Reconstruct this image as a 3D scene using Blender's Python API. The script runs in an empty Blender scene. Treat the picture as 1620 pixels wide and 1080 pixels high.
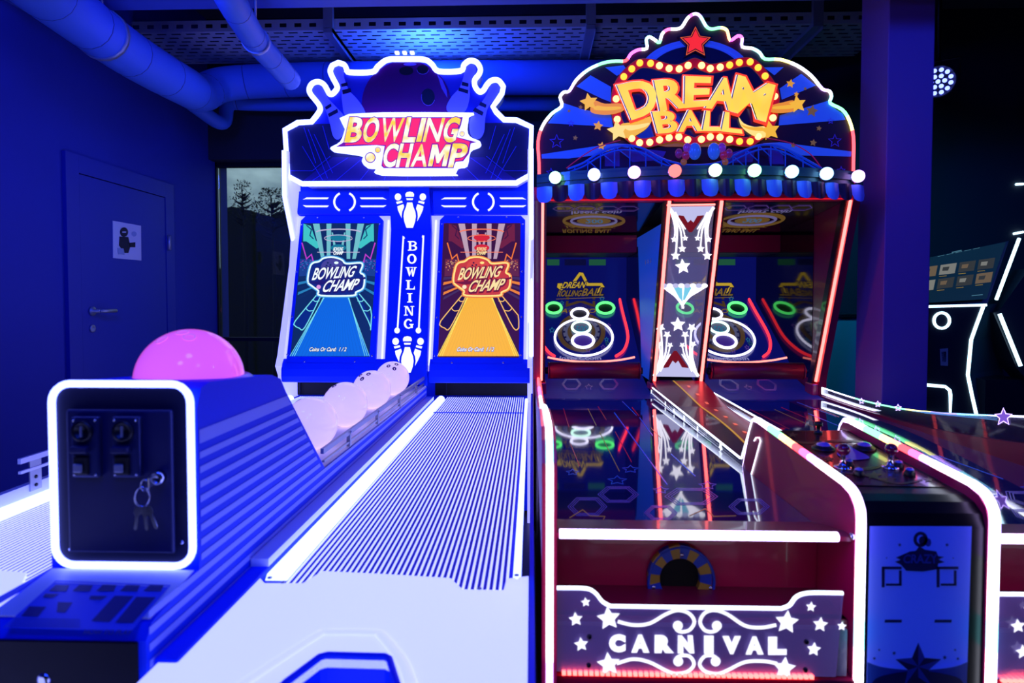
import bpy, bmesh, math, random
from mathutils import Vector, Matrix, Euler

random.seed(7)
SC = bpy.context.scene
COL = SC.collection
R = math.radians

# ------------------------------------------------------------------ camera
CAM_LOC = Vector((0.0, 0.0, 1.35))
CAM_EUL = Euler((R(90 - 1.9), 0.0, R(1.776)), 'XYZ')
F_PX, CY_PX = 1000.0, 508.2
cam_data = bpy.data.cameras.new('camera')
cam = bpy.data.objects.new('camera', cam_data)
COL.objects.link(cam)
cam.location = CAM_LOC
cam.rotation_euler = CAM_EUL
cam_data.sensor_width = 36.0
cam_data.lens = F_PX * 36.0 / 1620.0
cam_data.shift_y = (CY_PX - 540.0) / 1620.0
cam_data.clip_start = 0.02
cam_data.dof.use_dof = True
cam_data.dof.focus_distance = 3.3
cam_data.dof.aperture_fstop = 3.4
SC.camera = cam

# ------------------------------------------------------------------ exposure
vs = SC.view_settings
vs.view_transform = 'Standard'
vs.look = 'None'
vs.gamma = 1.0
vs.use_curve_mapping = False
vs.exposure = 0.0

# ------------------------------------------------------------------ sky (seen through the window)
world = bpy.data.worlds.new('evening_sky')
SC.world = world
world.use_nodes = True
nt = world.node_tree
nt.nodes.clear()
wo = nt.nodes.new('ShaderNodeOutputWorld')
bg = nt.nodes.new('ShaderNodeBackground')
tc = nt.nodes.new('ShaderNodeTexCoord')
mp = nt.nodes.new('ShaderNodeMapping')
mp.inputs['Scale'].default_value = (5.0, 5.0, 9.0)
nz = nt.nodes.new('ShaderNodeTexNoise')
nz.inputs['Scale'].default_value = 2.2
nz.inputs['Detail'].default_value = 6.0
cr = nt.nodes.new('ShaderNodeValToRGB')
cr.color_ramp.elements[0].position = 0.36
cr.color_ramp.elements[0].color = (0.085, 0.155, 0.215, 1)
cr.color_ramp.elements[1].position = 0.66
cr.color_ramp.elements[1].color = (0.30, 0.46, 0.53, 1)
nt.links.new(tc.outputs['Generated'], mp.inputs['Vector'])
nt.links.new(mp.outputs['Vector'], nz.inputs['Vector'])
nt.links.new(nz.outputs['Fac'], cr.inputs['Fac'])
nt.links.new(cr.outputs['Color'], bg.inputs['Color'])
bg.inputs['Strength'].default_value = 1.0
nt.links.new(bg.outputs['Background'], wo.inputs['Surface'])

# ------------------------------------------------------------------ blue stage lights of the room, and added lamps for the cable tray
BLUE = (0.012, 0.05, 1.0)


def area(name, loc, target, size, power, color=BLUE):
    d = bpy.data.lights.new(name, 'AREA')
    d.shape = 'DISK'
    d.size = size
    d.energy = power
    d.color = color
    o = bpy.data.objects.new(name, d)
    COL.objects.link(o)
    o.location = loc
    o.rotation_euler = (Vector(target) - Vector(loc)).to_track_quat('-Z', 'Y').to_euler()
    return o


area('blue_wash', (-0.6, -0.8, 3.1), (-1.4, 4.0, 2.6), 0.5, 30)
area('blue_wash', (-0.2, 0.2, 3.3), (-0.75, 2.6, 0.8), 0.5, 26)
area('blue_wash', (1.4, -0.6, 3.2), (1.2, 2.6, 0.9), 0.5, 14)
area('tray_fill', (-0.70, 4.10, 2.80), (-0.65, 4.35, 3.4), 0.3, 22, (.02, .08, 1.0))  # added lamp hidden behind the marquee to brighten the cable tray
area('blue_wash', (-1.3, 1.4, 2.35), (-1.0, 4.3, 3.15), 0.3, 30)  # added out of view to light the cable tray, no fixture there
area('blue_wash', (3.3, 0.8, 3.2), (2.0, 3.3, 1.2), 0.4, 18)
area('aqua_wash', (2.2, 3.72, 2.5), (1.95, 4.35, 0.9), 0.3, 14, (0.02, 0.45, 0.8))


# ------------------------------------------------------------------ helpers
def lin(c):
    def f(v):
        v /= 255.0
        return v / 12.92 if v <= 0.04045 else ((v + 0.055) / 1.055) ** 2.4
    return tuple(f(v) for v in c)


MATS = {}


def pbr(name, c, rough=0.45, metal=0.0, ior=1.5, coat=0.0, emit=None, es=0.0, elin=None, spec=0.5, alpha=1.0, trans=0.0, bump=None):
    if name in MATS:
        return MATS[name]
    m = bpy.data.materials.new(name)
    m.use_nodes = True
    b = m.node_tree.nodes['Principled BSDF']
    b.inputs['Base Color'].default_value = (*lin(c), 1)
    b.inputs['Roughness'].default_value = rough
    b.inputs['Metallic'].default_value = metal
    b.inputs['Specular IOR Level'].default_value = spec
    b.inputs['IOR'].default_value = ior
    b.inputs['Coat Weight'].default_value = coat
    b.inputs['Coat Roughness'].default_value = 0.04
    b.inputs['Alpha'].default_value = alpha
    b.inputs['Transmission Weight'].default_value = trans
    if emit is not None:
        b.inputs['Emission Color'].default_value = (*lin(emit), 1)
        b.inputs['Emission Strength'].default_value = es
    if elin is not None:
        b.inputs['Emission Color'].default_value = tuple(v / max(elin) for v in elin) + (1,)
        b.inputs['Emission Strength'].default_value = max(elin)
    n = m.node_tree
    t = n.nodes.new('ShaderNodeTexCoord')
    x = n.nodes.new('ShaderNodeTexNoise')
    x.inputs['Scale'].default_value = bump[0] if bump else 60.0
    x.inputs['Detail'].default_value = 4.0
    n.links.new(t.outputs['Object'], x.inputs['Vector'])
    if bump:
        bp = n.nodes.new('ShaderNodeBump')
        bp.inputs['Strength'].default_value = bump[1]
        bp.inputs['Distance'].default_value = 0.01
        n.links.new(x.outputs['Fac'], bp.inputs['Height'])
        n.links.new(bp.outputs['Normal'], b.inputs['Normal'])
    elif trans == 0 and alpha == 1:
        mr = n.nodes.new('ShaderNodeMapRange')
        mr.inputs['To Min'].default_value = max(0.0, rough - 0.02)
        mr.inputs['To Max'].default_value = rough + 0.04
        n.links.new(x.outputs['Fac'], mr.inputs['Value'])
        n.links.new(mr.outputs['Result'], b.inputs['Roughness'])
    MATS[name] = m
    return m


def glow(name, c, s=1.0):
    """A material that gives off light (lamps, screens, neon, backlit print)."""
    if name in MATS:
        return MATS[name]
    m = bpy.data.materials.new(name)
    m.use_nodes = True
    b = m.node_tree.nodes['Principled BSDF']
    b.inputs['Base Color'].default_value = (0.02, 0.02, 0.02, 1)
    b.inputs['Roughness'].default_value = 0.35
    b.inputs['Specular IOR Level'].default_value = 0.12
    b.inputs['Emission Color'].default_value = (*lin(c), 1)
    b.inputs['Emission Strength'].default_value = s
    MATS[name] = m
    return m


def clear(name, tint=(255, 255, 255), gloss=0.06, veil=0.0, veil_c=(255, 255, 255), veil_e=0.0):
    """Clear sheet: transparent with a fresnel reflection and an optional milky veil."""
    if name in MATS:
        return MATS[name]
    m = bpy.data.materials.new(name)
    m.use_nodes = True
    n = m.node_tree
    n.nodes.clear()
    out = n.nodes.new('ShaderNodeOutputMaterial')
    tr = n.nodes.new('ShaderNodeBsdfTransparent')
    tr.inputs['Color'].default_value = (*lin(tint), 1)
    gl = n.nodes.new('ShaderNodeBsdfGlossy')
    gl.inputs['Roughness'].default_value = 0.03
    fr = n.nodes.new('ShaderNodeFresnel')
    fr.inputs['IOR'].default_value = 1.45
    mx = n.nodes.new('ShaderNodeMixShader')
    n.links.new(fr.outputs['Fac'], mx.inputs['Fac'])
    n.links.new(tr.outputs[0], mx.inputs[1])
    n.links.new(gl.outputs[0], mx.inputs[2])
    last = mx
    if veil > 0:
        df = n.nodes.new('ShaderNodeBsdfDiffuse')
        df.inputs['Color'].default_value = (*lin(veil_c), 1)
        m2 = n.nodes.new('ShaderNodeMixShader')
        m2.inputs['Fac'].default_value = veil
        n.links.new(mx.outputs[0], m2.inputs[1])
        n.links.new(df.outputs[0], m2.inputs[2])
        last = m2
        if veil_e > 0:      # edge-lit sheet: scratches scatter some of the light fed in at its rim
            em = n.nodes.new('ShaderNodeEmission')
            em.inputs['Color'].default_value = (*lin(veil_c), 1)
            em.inputs['Strength'].default_value = veil_e
            ad = n.nodes.new('ShaderNodeAddShader')
            n.links.new(last.outputs[0], ad.inputs[0])
            n.links.new(em.outputs[0], ad.inputs[1])
            last = ad
    n.links.new(last.outputs[0], out.inputs['Surface'])
    MATS[name] = m
    return m


def glowlin(name, c):
    """bright light source given by its linear radiance"""
    if name in MATS:
        return MATS[name]
    m = glow(name, (255, 255, 255), 1.0)
    b = m.node_tree.nodes['Principled BSDF']
    k = max(c)
    b.inputs['Emission Color'].default_value = (c[0] / k, c[1] / k, c[2] / k, 1)
    b.inputs['Emission Strength'].default_value = k
    return m


def ray(px, py):
    d = Vector(((px - 810.0) / F_PX, -(py - CY_PX) / F_PX, -1.0))
    d.rotate(CAM_EUL)
    return d


class Plane:
    """A flat surface of the place; at() finds the point of it that lies along a line of sight."""
    def __init__(self, p, n):
        self.p = Vector(p)
        self.n = Vector(n).normalized()
        if self.n.dot(CAM_LOC - self.p) < 0:
            self.n = -self.n

    def at(self, q, off=0.0):
        d = ray(q[0], q[1])
        t = (self.p - CAM_LOC).dot(self.n) / d.dot(self.n)
        return CAM_LOC + d * t + self.n * off


def T(ox, oy, s):
    """photo-detail coordinates -> frame coordinates"""
    def f(*q):
        if len(q) == 2:
            return (ox + q[0] / s, oy + q[1] / s)
        return [(ox + a / s, oy + b / s) for a, b in q[0]]
    return f


def smooth(pts, n=6, closed=False):
    P = [Vector(p) for p in pts]
    m = len(P)
    out = []
    rng = range(m) if closed else range(m - 1)
    for i in rng:
        if closed:
            a, b, c, d = P[(i - 1) % m], P[i], P[(i + 1) % m], P[(i + 2) % m]
        else:
            a, b, c, d = P[max(i - 1, 0)], P[i], P[i + 1], P[min(i + 2, m - 1)]
        for k in range(n):
            t = k / n
            out.append(0.5 * ((2 * b) + (c - a) * t + (2 * a - 5 * b + 4 * c - d) * t * t + (3 * b - a - 3 * c + d) * t ** 3))
    if not closed:
        out.append(P[-1])
    return [tuple(v) for v in out]


def star_pts(cx, cy, ro, ri=None, rot=-90.0, n=5, sy=1.0):
    ri = ro * 0.45 if ri is None else ri
    o = []
    for k in range(2 * n):
        r = ro if k % 2 == 0 else ri
        a = R(rot + 180.0 / n * k)
        o.append((cx + r * math.cos(a), cy + sy * r * math.sin(a)))
    return o


def ellipse(cx, cy, rx, ry=None, n=28, a0=0, a1=360):
    ry = rx if ry is None else ry
    full = abs(a1 - a0) >= 360
    m = n if full else n + 1
    return [(cx + rx * math.cos(R(a0 + (a1 - a0) * k / n)), cy + ry * math.sin(R(a0 + (a1 - a0) * k / n))) for k in range(m)]


def band(path, w, closed=False):
    """Outline of a stroke of width w along a 2-D path, as quads."""
    P = [Vector(p[:2]) for p in path]
    m = len(P)
    L, Rr = [], []
    for i in range(m):
        if closed:
            a, c = P[(i - 1) % m], P[(i + 1) % m]
        else:
            a, c = P[max(i - 1, 0)], P[min(i + 1, m - 1)]
        d1 = (P[i] - a)
        d2 = (c - P[i])
        if d1.length < 1e-9:
            d1 = d2
        if d2.length < 1e-9:
            d2 = d1
        n1 = Vector((-d1.y, d1.x)).normalized()
        n2 = Vector((-d2.y, d2.x)).normalized()
        nn = n1 + n2
        if nn.length < 1e-6:
            nn = n1
        nn.normalize()
        ww = w[i] if isinstance(w, (list, tuple)) else w
        k = min(1.6, 1.0 / max(0.35, nn.dot(n1)))
        L.append(P[i] + nn * ww * 0.5 * k)
        Rr.append(P[i] - nn * ww * 0.5 * k)
    q = []
    for i in range(m if closed else m - 1):
        j = (i + 1) % m
        q.append([tuple(L[i]), tuple(L[j]), tuple(Rr[j]), tuple(Rr[i])])
    return q


_txt = {}


def text2d(s, offset=0.0, shear=0.0, spacing=1.0):
    """Glyph outlines as 2-D faces, scaled so that the plain text fills the unit square."""
    def mk(off):
        key = (s, off, shear, spacing)
        if key in _txt:
            return _txt[key]
        cu = bpy.data.curves.new('t', 'FONT')
        cu.body = s
        cu.offset = off
        cu.shear = shear
        cu.space_character = spacing
        cu.resolution_u = 4
        ob = bpy.data.objects.new('t', cu)
        COL.objects.link(ob)
        dg = bpy.context.evaluated_depsgraph_get()
        me = bpy.data.meshes.new_from_object(ob.evaluated_get(dg))
        v = [(q.co.x, q.co.y) for q in me.vertices]
        f = [list(p.vertices) for p in me.polygons]
        bpy.data.objects.remove(ob)
        bpy.data.curves.remove(cu)
        bpy.data.meshes.remove(me)
        _txt[key] = (v, f)
        return _txt[key]
    base, _ = mk(0.0)
    x0, x1 = min(p[0] for p in base), max(p[0] for p in base)
    y0, y1 = min(p[1] for p in base), max(p[1] for p in base)
    v, f = mk(offset)
    return [((p[0] - x0) / (x1 - x0), (p[1] - y0) / (y1 - y0)) for p in v], f


class MB:
    """Collects geometry for ONE mesh object; faces may use several materials."""
    def __init__(self):
        self.v, self.f, self.m, self.s = [], [], [], []
        self.mats = []

    def mi(self, mat):
        if mat not in self.mats:
            self.mats.append(mat)
        return self.mats.index(mat)

    def face(self, pts, mat, smooth_=False):
        b = len(self.v)
        self.v += [Vector(p) for p in pts]
        self.f.append(list(range(b, b + len(pts))))
        self.m.append(self.mi(mat))
        self.s.append(smooth_)

    def mesh(self, verts, faces, mat, smooth_=False):
        b = len(self.v)
        self.v += [Vector(p) for p in verts]
        k = self.mi(mat)
        for f in faces:
            self.f.append([b + i for i in f])
            self.m.append(k)
            self.s.append(smooth_)

    def prism(self, pts, vec, mat, side=None, back=True):
        """pts: polygon; vec: extrusion"""
        vec = Vector(vec)
        n = len(pts)
        b = [Vector(p) for p in pts]
        t = [p + vec for p in b]
        side = side or mat
        self.mesh(b + t, [[i, (i + 1) % n, n + (i + 1) % n, n + i] for i in range(n)], side)
        self.face(t, mat)
        if back:
            self.face(b[::-1], mat)

    def box(self, x0, x1, y0, y1, z0, z1, mat, bev=0.0):
        if bev > 0:
            bm = bmesh.new()
            bmesh.ops.create_cube(bm, size=1.0)
            for q in bm.verts:
                q.co = Vector(((x0 + x1) / 2 + q.co.x * (x1 - x0), (y0 + y1) / 2 + q.co.y * (y1 - y0), (z0 + z1) / 2 + q.co.z * (z1 - z0)))
            bmesh.ops.bevel(bm, geom=list(bm.edges), offset=bev, segments=2, profile=0.5, affect='EDGES')
            self.bm(bm, mat)
            return
        p = [(x0, y0, z0), (x1, y0, z0), (x1, y1, z0), (x0, y1, z0), (x0, y0, z1), (x1, y0, z1), (x1, y1, z1), (x0, y1, z1)]
        self.mesh(p, [[0, 3, 2, 1], [4, 5, 6, 7], [0, 1, 5, 4], [1, 2, 6, 5], [2, 3, 7, 6], [3, 0, 4, 7]], mat)

    def bm(self, bm, mat, smooth_=False):
        bm.verts.index_update()
        self.mesh([q.co.copy() for q in bm.verts], [[q.index for q in f.verts] for f in bm.faces], mat, smooth_)
        bm.free()

    def tube(self, path, r, mat, n=8, closed=False, flat=1.0, cap=True, cols=None):
        P = [Vector(p) for p in path]
        Q = [P[0]]
        for p in P[1:]:
            if (p - Q[-1]).length > 1e-5:
                Q.append(p)
        if closed and (Q[0] - Q[-1]).length < 1e-5:
            Q.pop()
        P = Q
        m = len(P)
        tan = []
        for i in range(m):
            if closed:
                t = (P[(i + 1) % m] - P[i]).normalized() + (P[i] - P[i - 1]).normalized()
            else:
                t = (P[min(i + 1, m - 1)] - P[max(i - 1, 0)])
            if t.length < 1e-9:
                t = P[(i + 1) % m] - P[i]
            tan.append(t.normalized())
        ref = Vector((0, 0, 1)) if abs(tan[0].z) < 0.9 else Vector((0, 1, 0))
        u = tan[0].cross(ref).normalized()
        rings = []
        for i in range(m):
            u = (u - tan[i] * u.dot(tan[i]))
            if u.length < 1e-6:
                u = tan[i].orthogonal()
            u.normalize()
            w = tan[i].cross(u)
            rr = r[i] if isinstance(r, (list, tuple)) else r
            rings.append([P[i] + (u * math.cos(2 * math.pi * k / n) + w * math.sin(2 * math.pi * k / n) * flat) * rr for k in range(n)])
        b = len(self.v)
        for q in rings:
            self.v += q
        for i in range(m if closed else m - 1):
            j = (i + 1) % m
            mm = self.mi(cols[min(int(i * len(cols) / (m - 1)), len(cols) - 1)] if cols else mat)
            for k in range(n):
                self.f.append([b + i * n + k, b + i * n + (k + 1) % n, b + j * n + (k + 1) % n, b + j * n + k])
                self.m.append(mm)
                self.s.append(True)
        if cap and not closed:
            for i, rev in ((0, True), (m - 1, False)):
                q = [b + i * n + k for k in range(n)]
                self.f.append(q[::-1] if rev else q)
                self.m.append(self.mi(cols[0 if rev else -1] if cols else mat))
                self.s.append(False)

    def lathe(self, prof, mat, center=(0, 0, 0), axis=(0, 0, 1), n=24, smooth_=True):
        """prof: (radius, height) pairs"""
        c = Vector(center)
        ax = Vector(axis).normalized()
        q = Vector((0, 0, 1)).rotation_difference(ax)
        vs_, fs = [], []
        for (r_, h) in prof:
            for k in range(n):
                a = 2 * math.pi * k / n
                p = Vector((r_ * math.cos(a), r_ * math.sin(a), h))
                p.rotate(q)
                vs_.append(c + p)
        for i in range(len(prof) - 1):
            for k in range(n):
                fs.append([i * n + k, i * n + (k + 1) % n, (i + 1) * n + (k + 1) % n, (i + 1) * n + k])
        fs.append([k for k in range(n)][::-1])
        fs.append([(len(prof) - 1) * n + k for k in range(n)])
        self.mesh(vs_, fs, mat, smooth_)

    def ball(self, c, r, mat, seg=24, rings=14, z0=-1.0, sc=(1, 1, 1)):
        prof = []
        a0 = math.asin(max(-1.0, z0))
        for i in range(rings + 1):
            a = a0 + (math.pi / 2 - a0) * i / rings
            prof.append((max(1e-5, r * math.cos(a)), r * math.sin(a)))
        n = len(self.v)
        self.lathe(prof, mat, (0, 0, 0), n=seg)
        for k in range(n, len(self.v)):
            q = self.v[k]
            self.v[k] = Vector(c) + Vector((q.x * sc[0], q.y * sc[1], q.z * sc[2]))

    # --- flat artwork on a surface, traced in frame coordinates
    def ink(self, pl, pts, mat, layer=1, thick=0.0):
        off = layer * 0.0009
        q = [pl.at(p, off) for p in pts]
        a = Vector((0, 0, 0))
        for i in range(len(q)):
            a += q[i].cross(q[(i + 1) % len(q)])
        if a.dot(pl.n) < 0:
            q.reverse()
        if thick > 0:
            self.prism([p - pl.n * thick for p in q], pl.n * thick, mat)
        else:
            self.face(q, mat)

    def inkband(self, pl, path, w, mat, layer=1, closed=False, thick=0.0):
        for q in band(path, w, closed):
            self.ink(pl, q, mat, layer, 0.0)

    def inktext(self, pl, s, quad, mat, layer=1, offset=0.0, shear=0.0, spacing=1.0, thick=0.0, shift=(0, 0)):
        """quad: BL, BR, TR, TL corners the text fills"""
        vv, ff = text2d(s, offset, shear, spacing)
        bl, br, tr, tl = [Vector(p) for p in quad]
        def mapp(u, v):
            p = (bl * (1 - u) + br * u) * (1 - v) + (tl * (1 - u) + tr * u) * v
            return (p.x + shift[0], p.y + shift[1])
        off = layer * 0.0009
        pts = [pl.at(mapp(u, v), off) for u, v in vv]
        b = len(self.v)
        self.v += pts
        k = self.mi(mat)
        edges = {}
        for f in ff:
            g = f
            a = (pts[f[1]] - pts[f[0]]).cross(pts[f[2]] - pts[f[1]])
            if a.dot(pl.n) < 0:
                g = f[::-1]
            self.f.append([b + i for i in g])
            self.m.append(k)
            self.s.append(False)
            if thick > 0:
                for i in range(len(g)):
                    e = (g[i], g[(i + 1) % len(g)])
                    if (e[1], e[0]) in edges:
                        del edges[(e[1], e[0])]
                    else:
                        edges[e] = 1
        if thick > 0:
            b2 = len(self.v)
            self.v += [p - pl.n * thick for p in pts]
            for (i, j) in edges:
                self.f.append([b + j, b + i, b2 + i, b2 + j])
                self.m.append(k)
                self.s.append(False)

    def build(self, name, parent=None, loc=None, bevel=0.0):
        org = Vector(loc) if loc is not None else (root_loc(parent) if parent is not None else Vector((0, 0, 0)))
        me = bpy.data.meshes.new(name)
        me.from_pydata([tuple(p - org) for p in self.v], [], self.f)
        for m in self.mats:
            me.materials.append(m)
        me.polygons.foreach_set('material_index', self.m)
        me.polygons.foreach_set('use_smooth', self.s)
        me.update()
        o = bpy.data.objects.new(name, me)
        COL.objects.link(o)
        if parent is not None:
            o.parent = parent
        else:
            o.location = org
        if bevel:
            md = o.modifiers.new('edge', 'BEVEL')
            md.width = bevel
            md.segments = 2
            md.limit_method = 'ANGLE'
        return o


def root_loc(o):
    while o.parent is not None:
        o = o.parent
    return Vector(o.location)


def tag(o, label, cat, group=None):
    o['label'] = label
    o['category'] = cat
    if group:
        o['group'] = group
    return o


def thing(name, loc, label, cat, group=None):
    o = bpy.data.objects.new(name, None)
    COL.objects.link(o)
    o.location = loc
    o.empty_display_size = 0.2
    return tag(o, label, cat, group)


def struct(o):
    o['kind'] = 'structure'
    return o


def copy_part(o, vec, parent=None):
    c = o.copy()
    COL.objects.link(c)
    c.parent = parent if parent is not None else o.parent
    c.location = Vector(o.location) + Vector(vec)
    for ch in list(o.children):
        d = ch.copy()
        COL.objects.link(d)
        d.parent = c
    return c
# ------------------------------------------------------------------ materials
M_wall = pbr('blue_lit_wall_paint', (28, 44, 142), 0.75, bump=(40, 0.05))  # blue of the room light worked into the wall colour
M_wall2 = pbr('dark_wall_paint', (40, 42, 52), 0.8)
M_floor = pbr('floor_vinyl', (34, 34, 42), 0.35)
M_ceil = pbr('ceiling_concrete', (90, 92, 100), 0.85, bump=(12, 0.2))
M_door = pbr('door_paint', (27, 43, 142), 0.5)
M_steel = pbr('galvanised_steel', (165, 168, 175), 0.4, 0.6)
M_foil = pbr('blue_lit_pipe_wrap', (72, 118, 212), 0.5, spec=.3)  # silver foil, with the blue cast of the stage lights in its colour
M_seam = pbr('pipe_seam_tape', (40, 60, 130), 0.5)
M_black = pbr('black_plastic', (12, 12, 16), 0.4)
M_gloss = pbr('gloss_black', (8, 8, 12), 0.12, ior=1.6)
M_chrome = pbr('chrome', (210, 212, 220), 0.16, 1.0)
M_paper = pbr('paper_white', (205, 208, 215), 0.7)
M_glass = clear('window_glass')
M_leaf = pbr('dark_foliage', (20, 26, 18), 0.9)
M_earth = pbr('dark_hillside', (16, 20, 16), 0.95, bump=(3, 0.6))

# ------------------------------------------------------------------ room shell
X0, X1, Y0, Y1, ZC = -2.55, 5.2, -2.6, 4.95, 3.55
WX0, WX1, WZ0, WZ1 = -2.548, -1.55, 0.55, 2.46

b = MB(); b.box(X0 - .2, X1 + .2, Y0 - .2, Y1 + .3, -0.1, 0.0, M_floor); struct(b.build('floor'))
b = MB(); b.box(X0 - .2, X1 + .2, Y0 - .2, Y1 + .3, ZC, ZC + .12, M_ceil); struct(b.build('ceiling'))
b = MB(); b.box(X0 - .2, X0, Y0 - .2, Y1 + .3, 0, ZC, M_wall); struct(b.build('wall_left'))
b = MB(); b.box(X1, X1 + .2, Y0 - .2, Y1 + .3, 0, ZC, M_wall2); struct(b.build('wall_right'))
b = MB(); b.box(X0, X1, Y0 - .2, Y0, 0, ZC, M_wall2); struct(b.build('wall_front'))
b = MB()
b.box(X0, X1, Y1, Y1 + .3, WZ1, ZC, M_wall2)
b.box(X0, X1, Y1, Y1 + .3, 0, WZ0, M_wall2)
b.box(WX1, X1, Y1, Y1 + .3, WZ0, WZ1, M_wall2)
struct(b.build('wall_back'))

# window: frame and its pane
b = MB()
fr = 0.035
b.box(WX0, WX1, Y1 + .1, Y1 + .16, WZ0, WZ0 + fr, M_black)
b.box(WX0, WX1, Y1 + .1, Y1 + .16, WZ1 - fr, WZ1, M_black)
b.box(WX0, WX0 + .012, Y1 + .1, Y1 + .16, WZ0, WZ1, M_black)
b.box(WX1 - fr, WX1, Y1 + .1, Y1 + .16, WZ0, WZ1, M_black)
b.box(WX0, WX1, Y1 + .1, Y1 + .16, 1.02, 1.05, M_black)
win = struct(b.build('window_1', None, (WX0, Y1 + .1, WZ0)))
b = MB(); b.box(WX0 + .013, WX1 - fr, Y1 + .125, Y1 + .135, WZ0 + fr, 1.019, M_glass)
b.box(WX0 + .013, WX1 - fr, Y1 + .125, Y1 + .135, 1.051, WZ1 - fr, M_glass); b.build('window_pane', win)

# door in the left wall
DPL = Plane((X0, 0, 0), (1, 0, 0))
d0, d1 = DPL.at((97, 238)), DPL.at((270, 310))
e0 = DPL.at((114, 256))
DY0, DY1, DZ = d0.y, d1.y, d0.z
b = MB()
fw = 0.1
b.box(X0, X0 + .022, DY0, DY0 + fw, 0, DZ, M_door)
b.box(X0, X0 + .022, DY1 - fw, DY1, 0, DZ, M_door)
b.box(X0, X0 + .022, DY0 + fw + .0005, DY1 - fw - .0005, DZ - fw, DZ, M_door)
df = struct(b.build('door_1', None, (X0, DY0, 0)))
b = MB(); b.box(X0, X0 + .018, DY0 + fw + .006, DY1 - fw - .006, 0.005, DZ - fw - .006, M_door); b.build('door_leaf', df)
hp = DPL.at((140, 492))
b = MB()
b.lathe([(.026, 0), (.026, .012), (.011, .014), (.011, .05)], M_steel, (X0 + .018, hp.y, hp.z), (1, 0, 0), 14)
b.tube([(X0 + .065, hp.y, hp.z), (X0 + .07, hp.y + .06, hp.z), (X0 + .068, hp.y + .14, hp.z)], .011, M_steel)
b.build('door_handle', df)
b = MB(); b.lathe([(.022, 0), (.022, .008), (.009, .009), (.009, .004)], M_steel, (X0 + .018, hp.y, hp.z - .1), (1, 0, 0), 14); b.build('lock_plate', df)
b = MB()
for hz in (0.35, 1.75):
    b.tube([(X0 + .03, DY1 - .08, hz - .05), (X0 + .03, DY1 - .08, hz + .05)], .012, M_steel)
b.build('hinge', df)

# notice on the door: a small figure in a helmet on pale paper
SP = Plane((X0 + .019, 0, 0), (1, 0, 0))
cs = [SP.at(p) for p in ((178, 349), (222.5, 357), (223, 412), (178.5, 408))]
b = MB(); b.prism([c - Vector((.0005, 0, 0)) for c in cs], (.003, 0, 0), M_paper)
SP2 = Plane((X0 + .0225, 0, 0), (1, 0, 0))
M_fig = pbr('notice_ink', (28, 24, 40), 0.7)
b.ink(SP2, ellipse(196, 367, 6.5, 7.5), M_fig)
b.ink(SP2, [(189, 374), (203, 375), (206, 390), (203, 400), (196, 400), (188, 388)], M_fig)
b.ink(SP2, [(204, 384), (214, 383), (214, 391), (205, 391)], M_fig)
b.ink(SP2, ellipse(212, 370, 4, 4), pbr('notice_tint', (150, 165, 190), .7))
b.ink(SP2, [(193, 366), (199, 366), (199, 368), (193, 368)], M_paper, 2)
b.ink(SP2, [(185, 392), (195, 393), (197, 403), (187, 402)], pbr('notice_tint', (150, 165, 190), .7), 2)
o = b.build('door_notice', None, tuple(cs[3]))
tag(o, 'pale square notice with a dark helmeted figure, fixed on the door', 'sign')

# ------------------------------------------------------------------ beams
BP = Plane((0, 2.9, 0), (0, 1, 0))
zb = Plane((0, 3.15, 0), (0, 1, 0)).at((700, 9)).z
b = MB(); b.box(X0 + .001, X1 - .001, 2.9, 3.15, zb, ZC - .001, pbr('beam_paint', (60, 84, 170), .6)); struct(b.build('trim_1'))

# square pillar beside the carnival machine
PX0 = Plane((0, 3.3, 0), (0, 1, 0)).at((1399, 400)).x
PX1 = Plane((0, 3.3, 0), (0, 1, 0)).at((1472, 400)).x
b = MB(); b.box(PX0, PX1, 3.3, 3.3 + .27, 0.0, ZC - .002, pbr('pillar_paint', (140, 84, 160), .5, bump=(25, .08)), .006)
struct(b.build('pillar'))

# ------------------------------------------------------------------ hills and trees outside
b = MB()
prof = [(-9.5, 2.9), (-8.5, 3.3), (-7.4, 3.42), (-7.0, 3.36), (-6.7, 3.45), (-6.4, 3.38), (-6.1, 3.30), (-5.8, 3.22), (-5.5, 3.36), (-5.0, 3.45), (-4.0, 3.3), (-3.0, 3.0), (0, 2.6), (4, 1.5)]
pts = [(x, 14.0, z) for x, z in prof] + [(4, 14.0, -1), (-9.5, 14.0, -1)]
b.prism(pts, (0, 6, 0), M_earth)
struct(b.build('hills'))
b = MB(); b.box(-14, 8, 5.4, 30, -1.2, -.9, M_earth); struct(b.build('ground'))


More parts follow.
